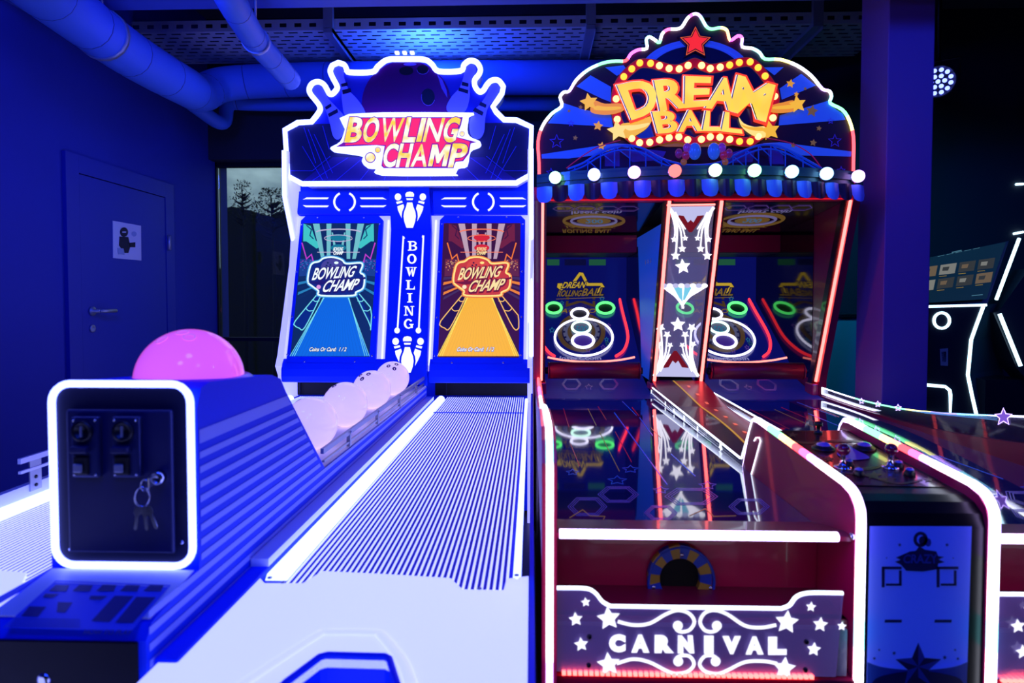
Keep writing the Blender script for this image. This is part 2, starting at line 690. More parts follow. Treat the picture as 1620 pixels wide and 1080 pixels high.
def tree(x, y, z, h, w, seed, label, nleaf=1200, sparse=True):
    rnd = random.Random(seed)
    t = thing('tree', (x, y, z), label, 'tree', )
    tr_ = MB()
    tr_.tube([(x, y, z), (x + .04, y, z + h * .5), (x - .02, y, z + h)], [.05, .04, .012], M_earth, 6)
    for k in range(22):
        a = rnd.uniform(0, 6.28); zz = z + h * rnd.uniform(.80, .96); L = w * rnd.uniform(.4, 1.0) * (1.0 - (zz - z - .8 * h) / h * 3)
        tr_.tube([(x, y, zz), (x + math.cos(a) * L * .6, y + math.sin(a) * L * .6, zz + L * .25), (x + math.cos(a) * L, y + math.sin(a) * L, zz + L * .6)], [.02, .013, .006], M_earth, 4)
    tr_.build('trunk', t)
    lf = MB()
    for k in range(nleaf):
        a = rnd.uniform(0, 6.28); q = rnd.uniform(0, 1) ** .5; zz = rnd.uniform(.22, 1.06)
        zz = .86 + .16 * rnd.random() ** 1.2 if sparse else zz; rr = w * q * (1.05 - (zz - .86) / .16 * .7 if sparse else 1.12 - abs(zz - .5) * 1.1)
        c = Vector((x + math.cos(a) * rr, y + math.sin(a) * rr, z + zz * h + rr * .2))
        s = rnd.uniform(.012, .03)
        u = Vector((rnd.gauss(0, 1), rnd.gauss(0, 1), rnd.gauss(0, 1))).normalized(); v = u.orthogonal().normalized()
        lf.face([c - u * s, c + v * s * .5, c + u * s, c - v * s * .5], M_leaf)
    lf.build('foliage', t)


tree(-5.80, 12.6, -.9, 4.55, .34, 3, 'tall thin-topped dark tree standing up against the grey sky in the window', 330)
tree(-4.92, 11.9, -.9, 4.25, .50, 5, 'dark bushy tree in the window, close beside the neon outline of the bowling machine', 900)
tree(-7.0, 13.0, -.9, 4.38, .40, 9, 'low dark tree on the skyline by the corner of the window', 500)

# ------------------------------------------------------------------ pipes
def pipe(path, r, name, label, seams, clips, n=18):
    t = thing(name, path[0], label, 'pipe')
    sp = smooth(path, 8)
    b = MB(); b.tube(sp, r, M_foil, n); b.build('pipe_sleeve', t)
    P = [Vector(p) for p in sp]
    L = [0]
    for i in range(1, len(P)):
        L.append(L[-1] + (P[i] - P[i - 1]).length)
    def pos(s):
        for i in range(1, len(P)):
            if L[i] >= s:
                k = (s - L[i - 1]) / max(1e-6, L[i] - L[i - 1])
                return P[i - 1].lerp(P[i], k), (P[i] - P[i - 1]).normalized()
        return P[-1], (P[-1] - P[-2]).normalized()
    for s in seams:
        c, d = pos(s * L[-1])
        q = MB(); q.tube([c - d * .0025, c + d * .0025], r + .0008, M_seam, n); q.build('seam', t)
    for s in clips:
        c, d = pos(s * L[-1])
        q = MB(); q.tube([c - d * .014, c + d * .014], r + .006, M_steel, n)
        q.tube([c + Vector((0, 0, r)), (c.x, c.y, ZC - .002)], .006, M_steel, 6)
        q.build('hanger', t)
    return t


def at_y(px, py, y):
    return tuple(Plane((0, y, 0), (0, 1, 0)).at((px, py)))


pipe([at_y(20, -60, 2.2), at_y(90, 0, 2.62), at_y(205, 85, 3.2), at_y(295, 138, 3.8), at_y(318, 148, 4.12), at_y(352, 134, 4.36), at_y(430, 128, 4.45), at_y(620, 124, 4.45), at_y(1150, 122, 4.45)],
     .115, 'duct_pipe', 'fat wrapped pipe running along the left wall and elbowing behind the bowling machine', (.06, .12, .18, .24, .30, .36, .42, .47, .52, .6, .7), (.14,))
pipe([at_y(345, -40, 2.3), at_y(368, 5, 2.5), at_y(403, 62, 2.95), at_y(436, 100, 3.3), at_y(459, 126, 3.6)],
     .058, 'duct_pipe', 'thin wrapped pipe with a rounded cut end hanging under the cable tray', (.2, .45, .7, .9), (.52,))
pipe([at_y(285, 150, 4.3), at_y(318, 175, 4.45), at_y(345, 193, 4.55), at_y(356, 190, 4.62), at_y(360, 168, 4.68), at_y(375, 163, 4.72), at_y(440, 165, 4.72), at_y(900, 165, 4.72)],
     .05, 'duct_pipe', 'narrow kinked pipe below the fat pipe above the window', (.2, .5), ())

# ------------------------------------------------------------------ perforated cable tray
TY0, TY1 = 4.02, 4.55
TZ = Plane((0, TY0, 0), (0, 1, 0)).at((600, 47)).z
M_tray = pbr('tray_metal', (190, 193, 200), .45, .3)
tx0, tx1 = at_y(175, 60, TY0)[0], at_y(1420, 60, TY0)[0]
t = thing('cable_tray', (tx0, TY0, TZ), 'long perforated metal cable tray hung under the ceiling behind both machines', 'cable tray')
b = MB()
# slotted floor of the tray, slots left open
rows, pitch, slot = 9, .095, .06
yy = [TY0 + (TY1 - TY0) * k / rows for k in range(rows + 1)]
for k in range(rows):
    ya, yb = yy[k], yy[k + 1]
    ym0, ym1 = ya + (yb - ya) * .36, ya + (yb - ya) * .64
    b.face([(tx0, ya, TZ), (tx0, ym0, TZ), (tx1, ym0, TZ), (tx1, ya, TZ)], M_tray)
    b.face([(tx0, ym1, TZ), (tx0, yb, TZ), (tx1, yb, TZ), (tx1, ym1, TZ)], M_tray)
    x = tx0 + (pitch / 2 if k % 2 else 0)
    xa = tx0
    while x + slot < tx1:
        if x > xa:
            b.face([(xa, ym0, TZ), (xa, ym1, TZ), (x, ym1, TZ), (x, ym0, TZ)], M_tray)
        xa = x + slot
        x += pitch
b.build('tray_floor', t)
b = MB()
x = tx0; za, zb_ = TZ, TZ + .07
while x < tx1 - pitch:
    b.box(x, x + .05, TY0 - .004, TY0, za, zb_, M_tray)
    b.box(x + .05, x + pitch, TY0 - .004, TY0, za, za + .022, M_tray)
    b.box(x + .05, x + pitch, TY0 - .004, TY0, zb_ - .022, zb_, M_tray)
    x += pitch
b.box(tx0, tx1, TY1, TY1 + .004, za, zb_, M_tray)
b.build('tray_side', t)
b = MB()
for k in range(3):
    b.tube([(tx0, TY0 + .12 + .12 * k, TZ + .022), (tx1, TY0 + .13 + .1 * k, TZ + .022)], .018, M_black, 8)
b.build('cables', t)
for bx in (522, 934, 1290):
    q = MB()
    x = at_y(bx, 60, TY0)[0]
    q.box(x - .03, x + .03, TY0 - .04, TY0 - .008, TZ + .0, ZC - .002, M_steel)
    q.box(x - .03, x + .03, TY0 - .04, TY1 + .03, TZ - .03, TZ - .003, M_steel)
    q.box(x + .026, x + .03, TY0 - .04, TY1 + .03, TZ - .05, TZ - .003, M_steel)
    q.build('bracket', t)
# ================================================================== BOWLING MACHINE
BW = thing('bowling_machine', (-.755, 2.4, 0), 'blue and white two-lane bowling arcade machine with white neon outlines', 'arcade machine')
M_white = pbr('white_plastic', (225, 226, 232), .35)
M_bp = pbr('blue_laminate', (8, 62, 235), .5, spec=.18)
M_bd = pbr('deep_blue_laminate', (2, 58, 235), .55, spec=.15)
M_stripe = pbr('pale_stripe_vinyl', (142, 158, 250), .5, spec=.2)
M_rib = pbr('clear_rib_acrylic', (222, 226, 240), .3, elin=(.64, .70, 1.8))
M_groove = pbr('blue_groove', (6, 40, 190), .5, spec=.2)
M_navy = pbr('navy_laminate', (10, 14, 60), .42)
M_tray_lit = pbr('backlit_white_moulding', (225, 228, 240), .4, elin=(.56, .62, 1.7))
G_neon = glowlin('white_blue_neon', (1.15, 1.45, 8.0))
G_neon2 = glow('soft_white_neon', (200, 210, 255), 2.6)
G_strip = glowlin('lane_edge_light', (1.05, 1.3, 5.0))
G_pan = glow('lit_white_cutout', (235, 240, 255), 1.3)
LX0, LX1, LZ = -.577, -.022, .75
SH = (-.93, 0, 0)          # from the one lane to the other

# ---- lane: ribbed plate with light strips along both edges
b = MB()
b.box(LX0, LX1, 1.30, 3.95, .68, LZ - .005, M_groove)
n = 37
lx0, lx1 = LX0 + .05, LX1 - .022
w = (lx1 - lx0) / n
for k in range(n):
    x = lx0 + w * k
    b.prism([(x + w * .16, 1.3, LZ - .005), (x + w * .24, 1.3, LZ - .003), (x + w * .52, 1.3, LZ - .003), (x + w * .60, 1.3, LZ - .005)], (0, 2.62, 0), M_rib)
b.box(lx0, lx1, 3.36, 3.365, LZ - .006, LZ + .001, M_bp)
lane = b.build('lane', BW)
b = MB()
b.tube([(LX0 + .026, 1.33, LZ - .004), (LX0 + .026, 3.82, LZ - .004)], .024, G_strip, 10)
st = b.build('edge_light', lane)
b = MB()
b.tube([(LX1 - .009, 1.33, LZ - .002), (LX1 - .009, 3.82, LZ - .002)], .009, G_strip, 10)
b.build('edge_light', lane)
copy_part(lane, SH)

# ---- moulded front apron with the ball well
AP = Plane((0, 0, LZ + .006), (0, 0, 1))
C3 = T(380, 560, 2.076)
edge = C3([(22, 722), (45, 712), (80, 752), (205, 752), (270, 712), (480, 722), (690, 735), (730, 772), (865, 775), (875, 737), (912, 728)])
top = [AP.at(p) for p in edge]
hole = [AP.at(p) for p in C3([(110, 1120), (150, 1080), (262, 996), (285, 990), (475, 995), (490, 1003), (515, 1085), (525, 1120)])]
yf = hole[0].y - .01
xl, xr = -.612, -.006
top[0].x = xl; top[-1].x = xr
b = MB()
def flat(pts, dz=-.02):
    q = [Vector(p) for p in pts]
    a = Vector((0, 0, 0))
    for i in range(len(q)):
        a += q[i].cross(q[(i + 1) % len(q)])
    if a.z < 0:
        q.reverse()
    return q
poly = top + [Vector((xr, yf, AP.p.z))] + hole[::-1] + [Vector((xl, yf, AP.p.z))]
q = flat(poly)
b.prism([p - Vector((0, 0, .02)) for p in q], (0, 0, .02), M_tray_lit)
b.prism(flat([(xl, yf, AP.p.z), (hole[0].x, yf, AP.p.z), (hole[0].x - .02, .62, AP.p.z - .05), (xl, .62, AP.p.z - .05)]), (0, 0, -.02), M_tray_lit)
b.prism(flat([(hole[-1].x, yf, AP.p.z), (xr, yf, AP.p.z), (xr, .62, AP.p.z - .05), (hole[-1].x + .02, .62, AP.p.z - .05)]), (0, 0, -.02), M_tray_lit)
b.box(xl, xr, .60, .62, .02, AP.p.z - .05, M_tray_lit)
apron = b.build('front_apron', BW)
# raised lip round the well
b = MB()
rim = [AP.at(p) for p in C3([(-40, 1120), (20, 1075), (255, 922), (285, 914), (435, 914), (465, 925), (530, 1005), (560, 1080), (575, 1125)])]
b.tube([p + Vector((0, 0, -.001)) for p in smooth(rim, 4) and [Vector(v) for v in smooth(rim, 4)]], .011, M_tray_lit, 8, flat=.5)
b.build('well_rim', apron)
b = MB()
for i in range(len(hole) - 1):
    a, c = hole[i] - Vector((0, 0, .002)), hole[i + 1] - Vector((0, 0, .002))
    b.face([a, c, c - Vector((0, 0, .2)), a - Vector((0, 0, .2))], M_bp)
b.face([h - Vector((0, 0, .2)) for h in hole], M_bd)
b.tube([h + Vector((0, 0, .001)) for h in hole], .006, M_bp, 8)
b.build('ball_well', apron)
for p in ((97, 735), (140, 750), (786, 771), (908, 727)):
    c = AP.at(C3(*p)); q = MB(); q.lathe([(.005, 0), (.005, .002), (.002, .003)], M_steel, tuple(c), n=10); q.build('screw', apron)
copy_part(apron, SH)

# ---- centre console between the lanes
_f = Plane((0, 1.146, 0), (0, 1, 0))
CX0, CX1 = _f.at((76, 750)).x, -.622
prof = [(.985, .02), (.985, .80), (1.0, .822), (1.03, .828), (1.135, .843), (1.15, .846), (1.15, 1.15), (1.165, 1.185), (1.20, 1.193), (1.49, 1.172), (1.545, 1.155), (1.575, 1.12), (1.885, .832), (3.72, .832), (3.72, .02)]
b = MB(); b.prism([(CX0, y, z) for y, z in prof], (CX1 - CX0, 0, 0), M_bd)
console = b.build('console', BW)


def side_clip(y, z):
    return y
for xs, nrm in ((CX1, 1), (CX0, -1)):
    b = MB()
    z = 1.108
    k = 0
    while z > .60:
        hgt = .026 if k == 0 else .0125
        za, zc = z, z - hgt
        def yl(v): return 1.156 if v > .858 else .992
        def yr(v):
            if v > .84:
                return 1.578 + (1.116 - v) * (1.868 - 1.578) / (1.116 - .832) - .006
            return 3.7
        xx = xs + nrm * .0012
        pts = [(xx, yl(za), za), (xx, yl(zc), zc), (xx, yr(zc), zc), (xx, yr(za), za)]
        if nrm > 0: pts.reverse()
        b.face(pts[::-1] if False else pts, M_stripe)
        z -= .0275 if k else .042
        k += 1
    b.build('side_stripes', console)
# rail strip along the foot of the console
for xs, nrm in ((CX1, 1), (CX0, -1)):
    b = MB()
    xa, xb = sorted((xs + nrm * .002, xs + nrm * .042))
    b.box(xa, xb, 1.0, 3.72, .70, LZ + .012, M_bd, .004)
    b.box(xa, xb, 1.36, 3.72, LZ + .0125, LZ + .030, M_white)
    o = b.build('lane_rail', BW)
# lit frame round the coin panel
b = MB()
rr = .035
fz0, fz1 = _f.at((190, 894)).z, _f.at((190, 607)).z
fx0, fx1 = _f.at((85, 750)).x, _f.at((303, 750)).x
loop = []
for cx, cz, a0 in ((fx1 - rr, fz1 - rr, 0), (fx0 + rr, fz1 - rr, 90), (fx0 + rr, fz0 + rr, 180), (fx1 - rr, fz0 + rr, 270)):
    for k in range(7):
        a = R(a0 + 15 * k); loop.append((cx + rr * math.cos(a), 1.146, cz + rr * math.sin(a)))
b.tube(loop, .0068, G_neon, 10, closed=True)
b.build('light_frame', console)
# coin door with two mechanisms and a lock
M_coin = pbr('coin_panel', (16, 22, 70), .5)
CP = Plane((0, 1.149, 0), (0, 1, 0))
b = MB(); b.box(fx0 + .004, fx1 - .004, 1.1475, 1.1495, fz0 + .004, fz1 - .004, pbr('front_recess', (14, 16, 44), .5)); b.build('front_recess', console)
_a, _c = Plane((0, 1.136, 0), (0, 1, 0)).at((103, 648)), Plane((0, 1.136, 0), (0, 1, 0)).at((274, 876))
b = MB(); b.box(_a.x, _c.x, 1.136, 1.1474, _c.z, _a.z, M_coin, .004)
cd = b.build('coin_door', BW)
CP2 = Plane((0, 1.136, 0), (0, 1, 0))
C1 = T(0, 500, 2.7)
for ox in (0, 172):
    q = MB()
    ox += 18
    a0, a1 = CP2.at(C1(303 + ox, 425)), CP2.at(C1(425 + ox, 682))
    q.box(a0.x, a1.x, 1.124, 1.137, a1.z, a0.z, pbr('dark_steel', (60, 66, 110), .35, .7), .003)
    c = CP2.at(C1(357 + ox, 485)); q.lathe([(.019, 0), (.019, .006), (.013, .006), (.013, .002)], M_black, (c.x, 1.124, c.z), (0, -1, 0), 20)
    q.box(c.x - .0015, c.x + .0015, 1.1165, 1.120, c.z - .010, c.z + .010, M_steel)
    c = CP2.at(C1(352 + ox, 560)); q.box(c.x - .016, c.x + .016, 1.112, 1.124, c.z - .006, c.z + .006, M_coin, .002)
    c = CP2.at(C1(352 + ox, 630)); q.box(c.x - .014, c.x + .014, 1.120, 1.126, c.z - .017, c.z + .017, M_black, .002)
    q.box(c.x - .012, c.x + .004, 1.116, 1.121, c.z - .012, c.z + .004, M_steel, .002)
    for sx in (.006, -.006):
        for zz in (a0.z - .006, a1.z + .006):
            xx = a0.x + .006 if sx > 0 else a1.x - .006
            q.lathe([(.003, 0), (.002, .002)], M_chrome, (xx, 1.124, zz), (0, -1, 0), 8)
    q.build('coin_slot', cd)
c = CP2.at(C1(692, 685)); LKX, LKZ = c.x - .004, c.z
q = MB(); q.lathe([(.013, 0), (.013, .012), (.009, .016), (.009, .010)], M_chrome, (LKX, 1.136, LKZ), (0, -1, 0), 20); q.build('door_lock', cd)
for p in ((283, 1005), (762, 975)):
    c = CP2.at(C1(*p)); q = MB(); q.lathe([(.004, 0), (.003, .003)], M_chrome, (c.x, 1.149, c.z), (0, -1, 0), 10); q.build('rivet', cd)
# instruction sheet in front of the coin panel
b = MB()
IP = Plane((0, 1.03, .8312), (0, -.147, 1))
b.prism([(CX0 + .006, 1.006, .8255), (CX1 - .006, 1.006, .8255), (CX1 - .006, 1.143, .8457), (CX0 + .006, 1.143, .8457)], (0, 0, .002), M_white)  # white shelf plate, its white also stands for the frame's light
C2 = T(0, 780, 3)
b.ink(IP, C2([(265, 415), (812, 437), (625, 655), (10, 640)]), pbr('instruction_sheet', (60, 92, 215), .5))
M_ink2 = pbr('sheet_print', (10, 26, 110), .5)
b.inkband(IP, C2([(262, 425), (800, 447)]), 1.0, M_white, 2)
for k in range(5):
    x = 225 + 112 * k
    b.ink(IP, C2([(x + 40, 438), (x + 105, 440), (x + 90, 470), (x + 8, 468)]), M_ink2, 2)
for pts in ([(545, 490), (635, 492), (520, 615), (435, 610)], [(648, 495), (740, 497), (630, 620), (548, 618)], [(140, 540), (220, 543), (180, 590), (100, 588)], [(275, 520), (345, 522), (310, 570), (270, 568)], [(430, 490), (510, 492), (480, 510), (425, 508)], [(215, 480), (280, 482), (250, 500), (205, 498)]):
    b.ink(IP, C2(pts), M_ink2, 2)
for k in range(4):
    y = 600 + 11 * k
    b.inkband(IP, C2([(70 - 8 * k, y), (380, y + 5)]), .9, M_ink2, 2)
b.inktext(IP, 'HOW TO PLAY', C2([(395, 672), (620, 676), (632, 655), (405, 652)]), M_ink2, 2, .02)
b.build('instruction_sheet', console)
b = MB(); b.lathe([(.012, 0), (.012, .006), (.006, .008)], M_chrome, (-.79, .985, .735), (0, -1, 0), 18); b.build('front_lock', console)
b = MB(); b.box(CX0 + .012, CX1 - .012, .980, .985, .03, .80, pbr('front_dark', (5, 6, 26), .55, spec=.2), .002); b.build('front_panel', console)
# pink half ball on top of the console
M_pink = pbr('pink_dome', (255, 150, 235), .12, coat=.6, emit=(255, 104, 224), es=.68)
DC = Vector((-.755, 1.372, 1.176)); DR = .111
b = MB(); b.ball(DC, DR, M_pink, 40, 20, -.15)
dome = b.build('ball_dome', BW)
M_pk2 = pbr('pink_hole', (255, 150, 225), .2, emit=(240, 130, 225), es=.5)
for a, e in ((-118, 55), (-62, 60), (-85, 72)):
    d = Vector((math.cos(R(e)) * math.cos(R(a)), math.cos(R(e)) * math.sin(R(a)), math.sin(R(e))))
    q = MB(); q.lathe([(.013, 0), (.013, .0012), (.010, .0014), (.009, -.004)], M_pk2, tuple(DC + d * (DR - .0006)), d, 18); q.build('finger_hole', dome)
b = MB(); b.lathe([(.128, 0), (.13, .006), (.122, .012), (.112, .013)], pbr('pink_flange', (210, 150, 235), .2), (DC.x, DC.y, 1.171), n=40); b.build('dome_flange', dome)

# ---- ball return between the lanes
b = MB()
b.box(CX0 + .002, CX1 - .002, 1.9, 3.72, .8325, .838, M_white)
for x in (CX0 + .012, CX1 - .012):
    b.box(x - .008, x + .008, 1.88, 3.72, .838, .848, M_white)
br = b.build('ball_return', BW)
for x in (CX0 + .008, CX1 - .008):
    q = MB()
    q.box(x - .005, x + .005, 1.87, 3.72, .888, .904, M_steel)
    q.box(x - .004, x + .004, 1.88, 3.70, .860, .866, M_steel)
    q.build('guard_rail', br)
    for y in (2.15, 2.55, 2.98, 3.42):
        q = MB(); q.box(x - .006, x + .006, y - .008, y + .008, .838, .889, M_steel); q.lathe([(.005, 0), (.004, .004)], M_chrome, (x + .006, y, .896), (1, 0, 0), 8); q.build('rail_post', br)

# ---- outer rails / side panels of the machine
b = MB()
b.prism([(-.004, y, z) for y, z in ((.60, .02), (.60, .70), (.66, .765), (2.3, .77), (3.72, .80), (3.72, .02))], (.010, 0, 0), M_bp)
b.build('side_panel', BW)
b = MB()
b.prism([(-1.532, y, z) for y, z in ((.60, .02), (.60, .70), (.9, .79), (3.72, .81), (3.72, .02))], (.022, 0, 0), M_white)
osp = b.build('side_panel', BW)
q = MB()
q.box(-1.512, -1.502, 1.80, 3.72, .868, .884, M_white)
q.box(-1.511, -1.503, 1.80, 3.70, .838, .846, M_white)
q.build('guard_rail', osp)
q = MB()
for y in (1.86, 2.4, 3.0):
    q = MB(); q.box(-1.510, -1.506, y - .022, y + .022, .775, .87, M_steel)
    for z in (.79, .815): q.lathe([(.006, 0), (.005, .003)], M_black, (-1.506, y, z), (1, 0, 0), 8)
    q.build('rail_bracket', osp)

# ---- cabinet
FN = Vector((0, -.964, .267)).normalized()
FP = Plane((0, 3.75, 1.0), FN)
M_lav = pbr('strip_lit_alcove_panel', (215, 216, 235), .45, elin=(.42, .42, 1.4))  # own glow stands in for LED strip light falling on these panels
b = MB()
xa, xb = -1.505, -.004
b.prism([(xa + .02, y, z) for y, z in ((3.80, .98), (4.03, 1.86), (4.05, 2.2), (4.3, 2.2), (4.3, .02), (3.96, .02), (3.96, .98))], (xb - xa - .04, 0, 0), M_bd)
cab = b.build('cabinet', BW)
# side cheeks (white inside, strip light put into their colour)
cheek = [(3.60, .96), (3.74, 1.0), (4.045, 1.69), (3.83, 2.0), (3.83, 2.24), (4.05, 2.24), (4.3, 2.24), (4.3, .02), (3.96, .02), (3.96, .76), (3.72, .76), (3.60, .76)]
cheek = [(3.70, .96), (3.735, 1.02), (3.985, 1.70), (3.84, 1.98), (3.84, 2.26), (4.3, 2.26), (4.3, .02), (3.74, .02), (3.74, .9)]
for xs, xe in ((xa - .018, xa + .02), (xb - .02, xb + .010)):
    q = MB(); q.prism([(xs, y, z) for y, z in cheek], (xe - xs, 0, 0), M_lav); q.build('side_cheek', cab)
for xs in (xa - .003, xb + .003):
    q = MB(); q.tube([(xs, 3.832, 2.26), (xs, 3.832, 1.985), (xs, 3.978, 1.70)] + ([(xs, 3.728, 1.02)] if xs > -.5 else []), .012, G_neon, 10); q.build('cheek_light', cab)

CB = T(430, 280, 3.0)
# white field of the facade, its glow standing for the strip light
b = MB(); b.ink(FP, [(462, 342), (846, 340), (838, 585), (447, 590)], M_lav, -3); b.build('facade', cab)


def bezel(quad, ch, scr, art, name):
    b = MB()
    (ax, ay), (bx, by), (cx, cy), (dx, dy) = quad      # TL TR BR BL
    pts = [(ax + ch, ay), (bx - ch, by), (bx + .0, by + ch), (cx, cy - ch), (cx - ch, cy), (dx + ch, dy), (dx, dy - ch), (ax, ay + ch)]
    b.ink(Plane(FP.p + FN * .025, FN), pts, M_bp, 1, .025)
    z = b.build(name, BW)
    for (px, py) in [(ax + (bx - ax) * .22, ay + 5), (ax + (bx - ax) * .78, ay + 5), (dx + (cx - dx) * .22, dy - 5), (dx + (cx - dx) * .78, dy - 5), (ax + 4 - (ax - dx) * .02, ay + 16), (bx - 4, by + 16), (ax + (dx - ax) * .38 + 4, ay + (dy - ay) * .38), (ax + (dx - ax) * .68 + 4, ay + (dy - ay) * .68), (bx + (cx - bx) * .38 - 4, by + (cy - by) * .38), (bx + (cx - bx) * .68 - 4, by + (cy - by) * .68), (dx + 4, dy - 16), (cx - 4, cy - 16)]:
        q = MB(); q.lathe([(.006, 0), (.005, .003)], M_chrome, tuple(FP.at((px, py), .0255)), FN, 8); q.build('screw', z)
    s = MB()
    art(s)
    s.build('screen', z)
    return z


def S(name, c, s=1.0):
    return glow('screen_' + name, c, s)


SP_ = Plane(FP.p + FN * .0265, FN)


def game_art(b, C, pal, quad):
    """attract picture: a lane running to a floating title with searchlights above"""
    I = lambda pts, m, L=1: b.ink(SP_, C(pts), m, L)
    W = lambda pts, w, m, L=2: b.inkband(SP_, C(pts), w / 4.32, m, L)
    I(quad, pal['bg'], 0)
    TLx, TRx = quad[0][0], quad[1][0]
    # side structures
    for sgn in (1, -1):
        X = (lambda x: x) if sgn > 0 else (lambda x: pal['mid'] * 2 - x)
        def IX(pts, m, L=1): I([(min(max(X(x), pal['xl'](y)), pal['xr'](y)), y) for x, y in pts], m, L)
        def WX(pts, w, m, L=2): W([(min(max(X(x), pal['xl'](y) + 3), pal['xr'](y) - 3), y) for x, y in pts], w, m, L)
        IX([(130, 60), (180, 75), (215, 175), (255, 210), (220, 230), (150, 180), (128, 180)], pal['sh'], 1)
        WX([(150, 70), (185, 100), (175, 140), (200, 165)], 7, pal['bg'], 2)
        for (x0, x1, xb_) in ((195, 240, 262), (288, 322, 300)):
            IX([(x0, 60), (x1, 60), (xb_ + 14, 300), (xb_ - 10, 300)], pal['beam'], 2)
        IX([(322, 120), (332, 120), (352, 215), (336, 215)], pal['beam'], 2)
        WX([(120, 190), (152, 300), (185, 270), (205, 345)], 9, pal['zig'], 2)
        IX([(105, 300), (195, 300), (200, 410), (100, 420)], pal['crowd'], 1)
        rnd = random.Random(4)
        for k in range(40):
            x, y = rnd.uniform(106, 190), rnd.uniform(305, 380)
            IX([(x, y), (x + 5, y), (x + 5, y + 4), (x, y + 4)], pal['fleck' if k % 3 else 'zig'], 2)
        for k in range(5):
            IX([(95, 425 + 34 * k), (240, 415 + 18 * k), (244, 423 + 18 * k), (90, 445 + 34 * k)], pal['st1' if k % 2 else 'st2'], 1)
        # gutter half-pipes
        IX([(228, 545), (250, 545), (140, 775), (100, 778), (66, 755), (70, 730)], pal['gut'], 3)
        WX(smooth([(228, 540), (75, 725), (72, 755), (100, 772), (140, 770), (246, 560)], 4), 7, pal['edge'], 4)
        for (x0, y0, x1) in ((196, 575, 240), (150, 640, 203)):
            WX(smooth([(x0, y0), ((x0 + x1) / 2 - 8, y0 + 16), (x1, y0 + 12)], 4), 6, pal['edge'], 4)
    # stage
    W(ellipse(pal['mid'], 118, 150, 20, 24, 180, 360), 8, pal['ring'], 3)
    I(ellipse(pal['mid'], 155, 55, 24), pal['ufo'], 3)
    W(ellipse(pal['mid'], 160, 95, 22, 30), 5, pal['ring'], 4)
    W([(pal['mid'] - 145, 255), (pal['mid'] + 145, 255)], 5, pal['ring'], 3)
    I(ellipse(pal['mid'], 225, 52, 24), pal['ufo'], 3)
    b.inktext(SP_, 'BOWLING', C([(pal['mid'] - 36, 245), (pal['mid'] + 30, 245), (pal['mid'] + 34, 222), (pal['mid'] - 32, 222)]), pal['fill'], 5, .03, .2)
    b.inktext(SP_, 'CHAMP', C([(pal['mid'] - 34, 272), (pal['mid'] + 32, 272), (pal['mid'] + 34, 248), (pal['mid'] - 32, 248)]), pal['fill'], 5, .03, .2)
    # the lane
    m = pal['mid']
    I([(m - 90, 555), (m + 62, 555), (pal['xr'](965) - 2, 965), (pal['xl'](965) + 2, 965)], pal['lane'], 4)
    for k in range(1, 22):
        f = k / 22
        xa_, xb_ = m - 90 + 152 * f, pal['xl'](965) + (pal['xr'](965) - pal['xl'](965)) * f
        W([(xa_, 560), (xb_, 965)], 1.6, pal['board'], 5)
    for k in range(3):
        W([(m - 90 - 6 * k * .6, 555), (pal['xl'](965) + 6 + 15 * k - 8, 965)], 4, pal['edge2'], 6)
        W([(m + 62 + 6 * k * .6, 555), (pal['xr'](965) - 6 - 15 * k + 8, 965)], 4, pal['edge2'], 6)
    # floating title
    halo = smooth([(163, 455), (178, 360), (200, 330), (240, 320), (275, 296), (340, 292), (395, 310), (425, 335), (520, 330), (535, 350), (520, 395), (548, 420), (540, 500), (490, 530), (470, 552), (250, 552), (235, 520), (195, 490)], 4, True)
    hx = pal['hx']
    halo = [(x + hx, y) for x, y in halo]
    W(halo + [halo[0]], 26, pal['halo2'], 7)
    I(halo, pal['title'], 8)
    W(halo + [halo[0]], 11, pal['halo'], 9)
    I(ellipse(330 + hx, 360, 78, 58), pal['ballc'], 10)
    for q in ((300, 330), (318, 345), (292, 348)):
        I(ellipse(q[0] + hx, q[1], 7, 6, 10), pal['bg'], 11)
    I(ellipse(358 + hx, 330, 15, 9, 12), pal['halo'], 11)
    for off, mt, L, s in ((.11, pal['tdark'], 12, 6), (.02, pal['fill'], 13, 0)):
        b.inktext(SP_, 'BOWLING', C([(192 + hx, 448), (478 + hx, 425), (500 + hx, 352), (206 + hx, 368)]), mt, L, off, .28, .95, shift=(s / 8, s / 8))
        b.inktext(SP_, 'CHAMP', C([(262 + hx, 530), (500 + hx, 512), (520 + hx, 440), (285 + hx, 452)]), mt, L, off, .28, .95, shift=(s / 8, s / 8))
    I([(160 + hx, 462), (520 + hx, 436), (555 + hx, 425), (560 + hx, 440), (500 + hx, 450), (240 + hx, 480)], pal['tdark'], 11)
    I(ellipse(238 + hx, 495, 15, 14), pal['dot'], 13)
    x0 = pal['cx']
    for off, mt, L in ((.09, pal['cdark'], 8), (.02, S('white', (250, 252, 255), 1.0), 9)):
        b.inktext(SP_, 'Coins Or Card:  1 / 2', C([(x0, 932), (x0 + 250, 932), (x0 + 256, 906), (x0 + 6, 906)]), mt, L, off, .15)


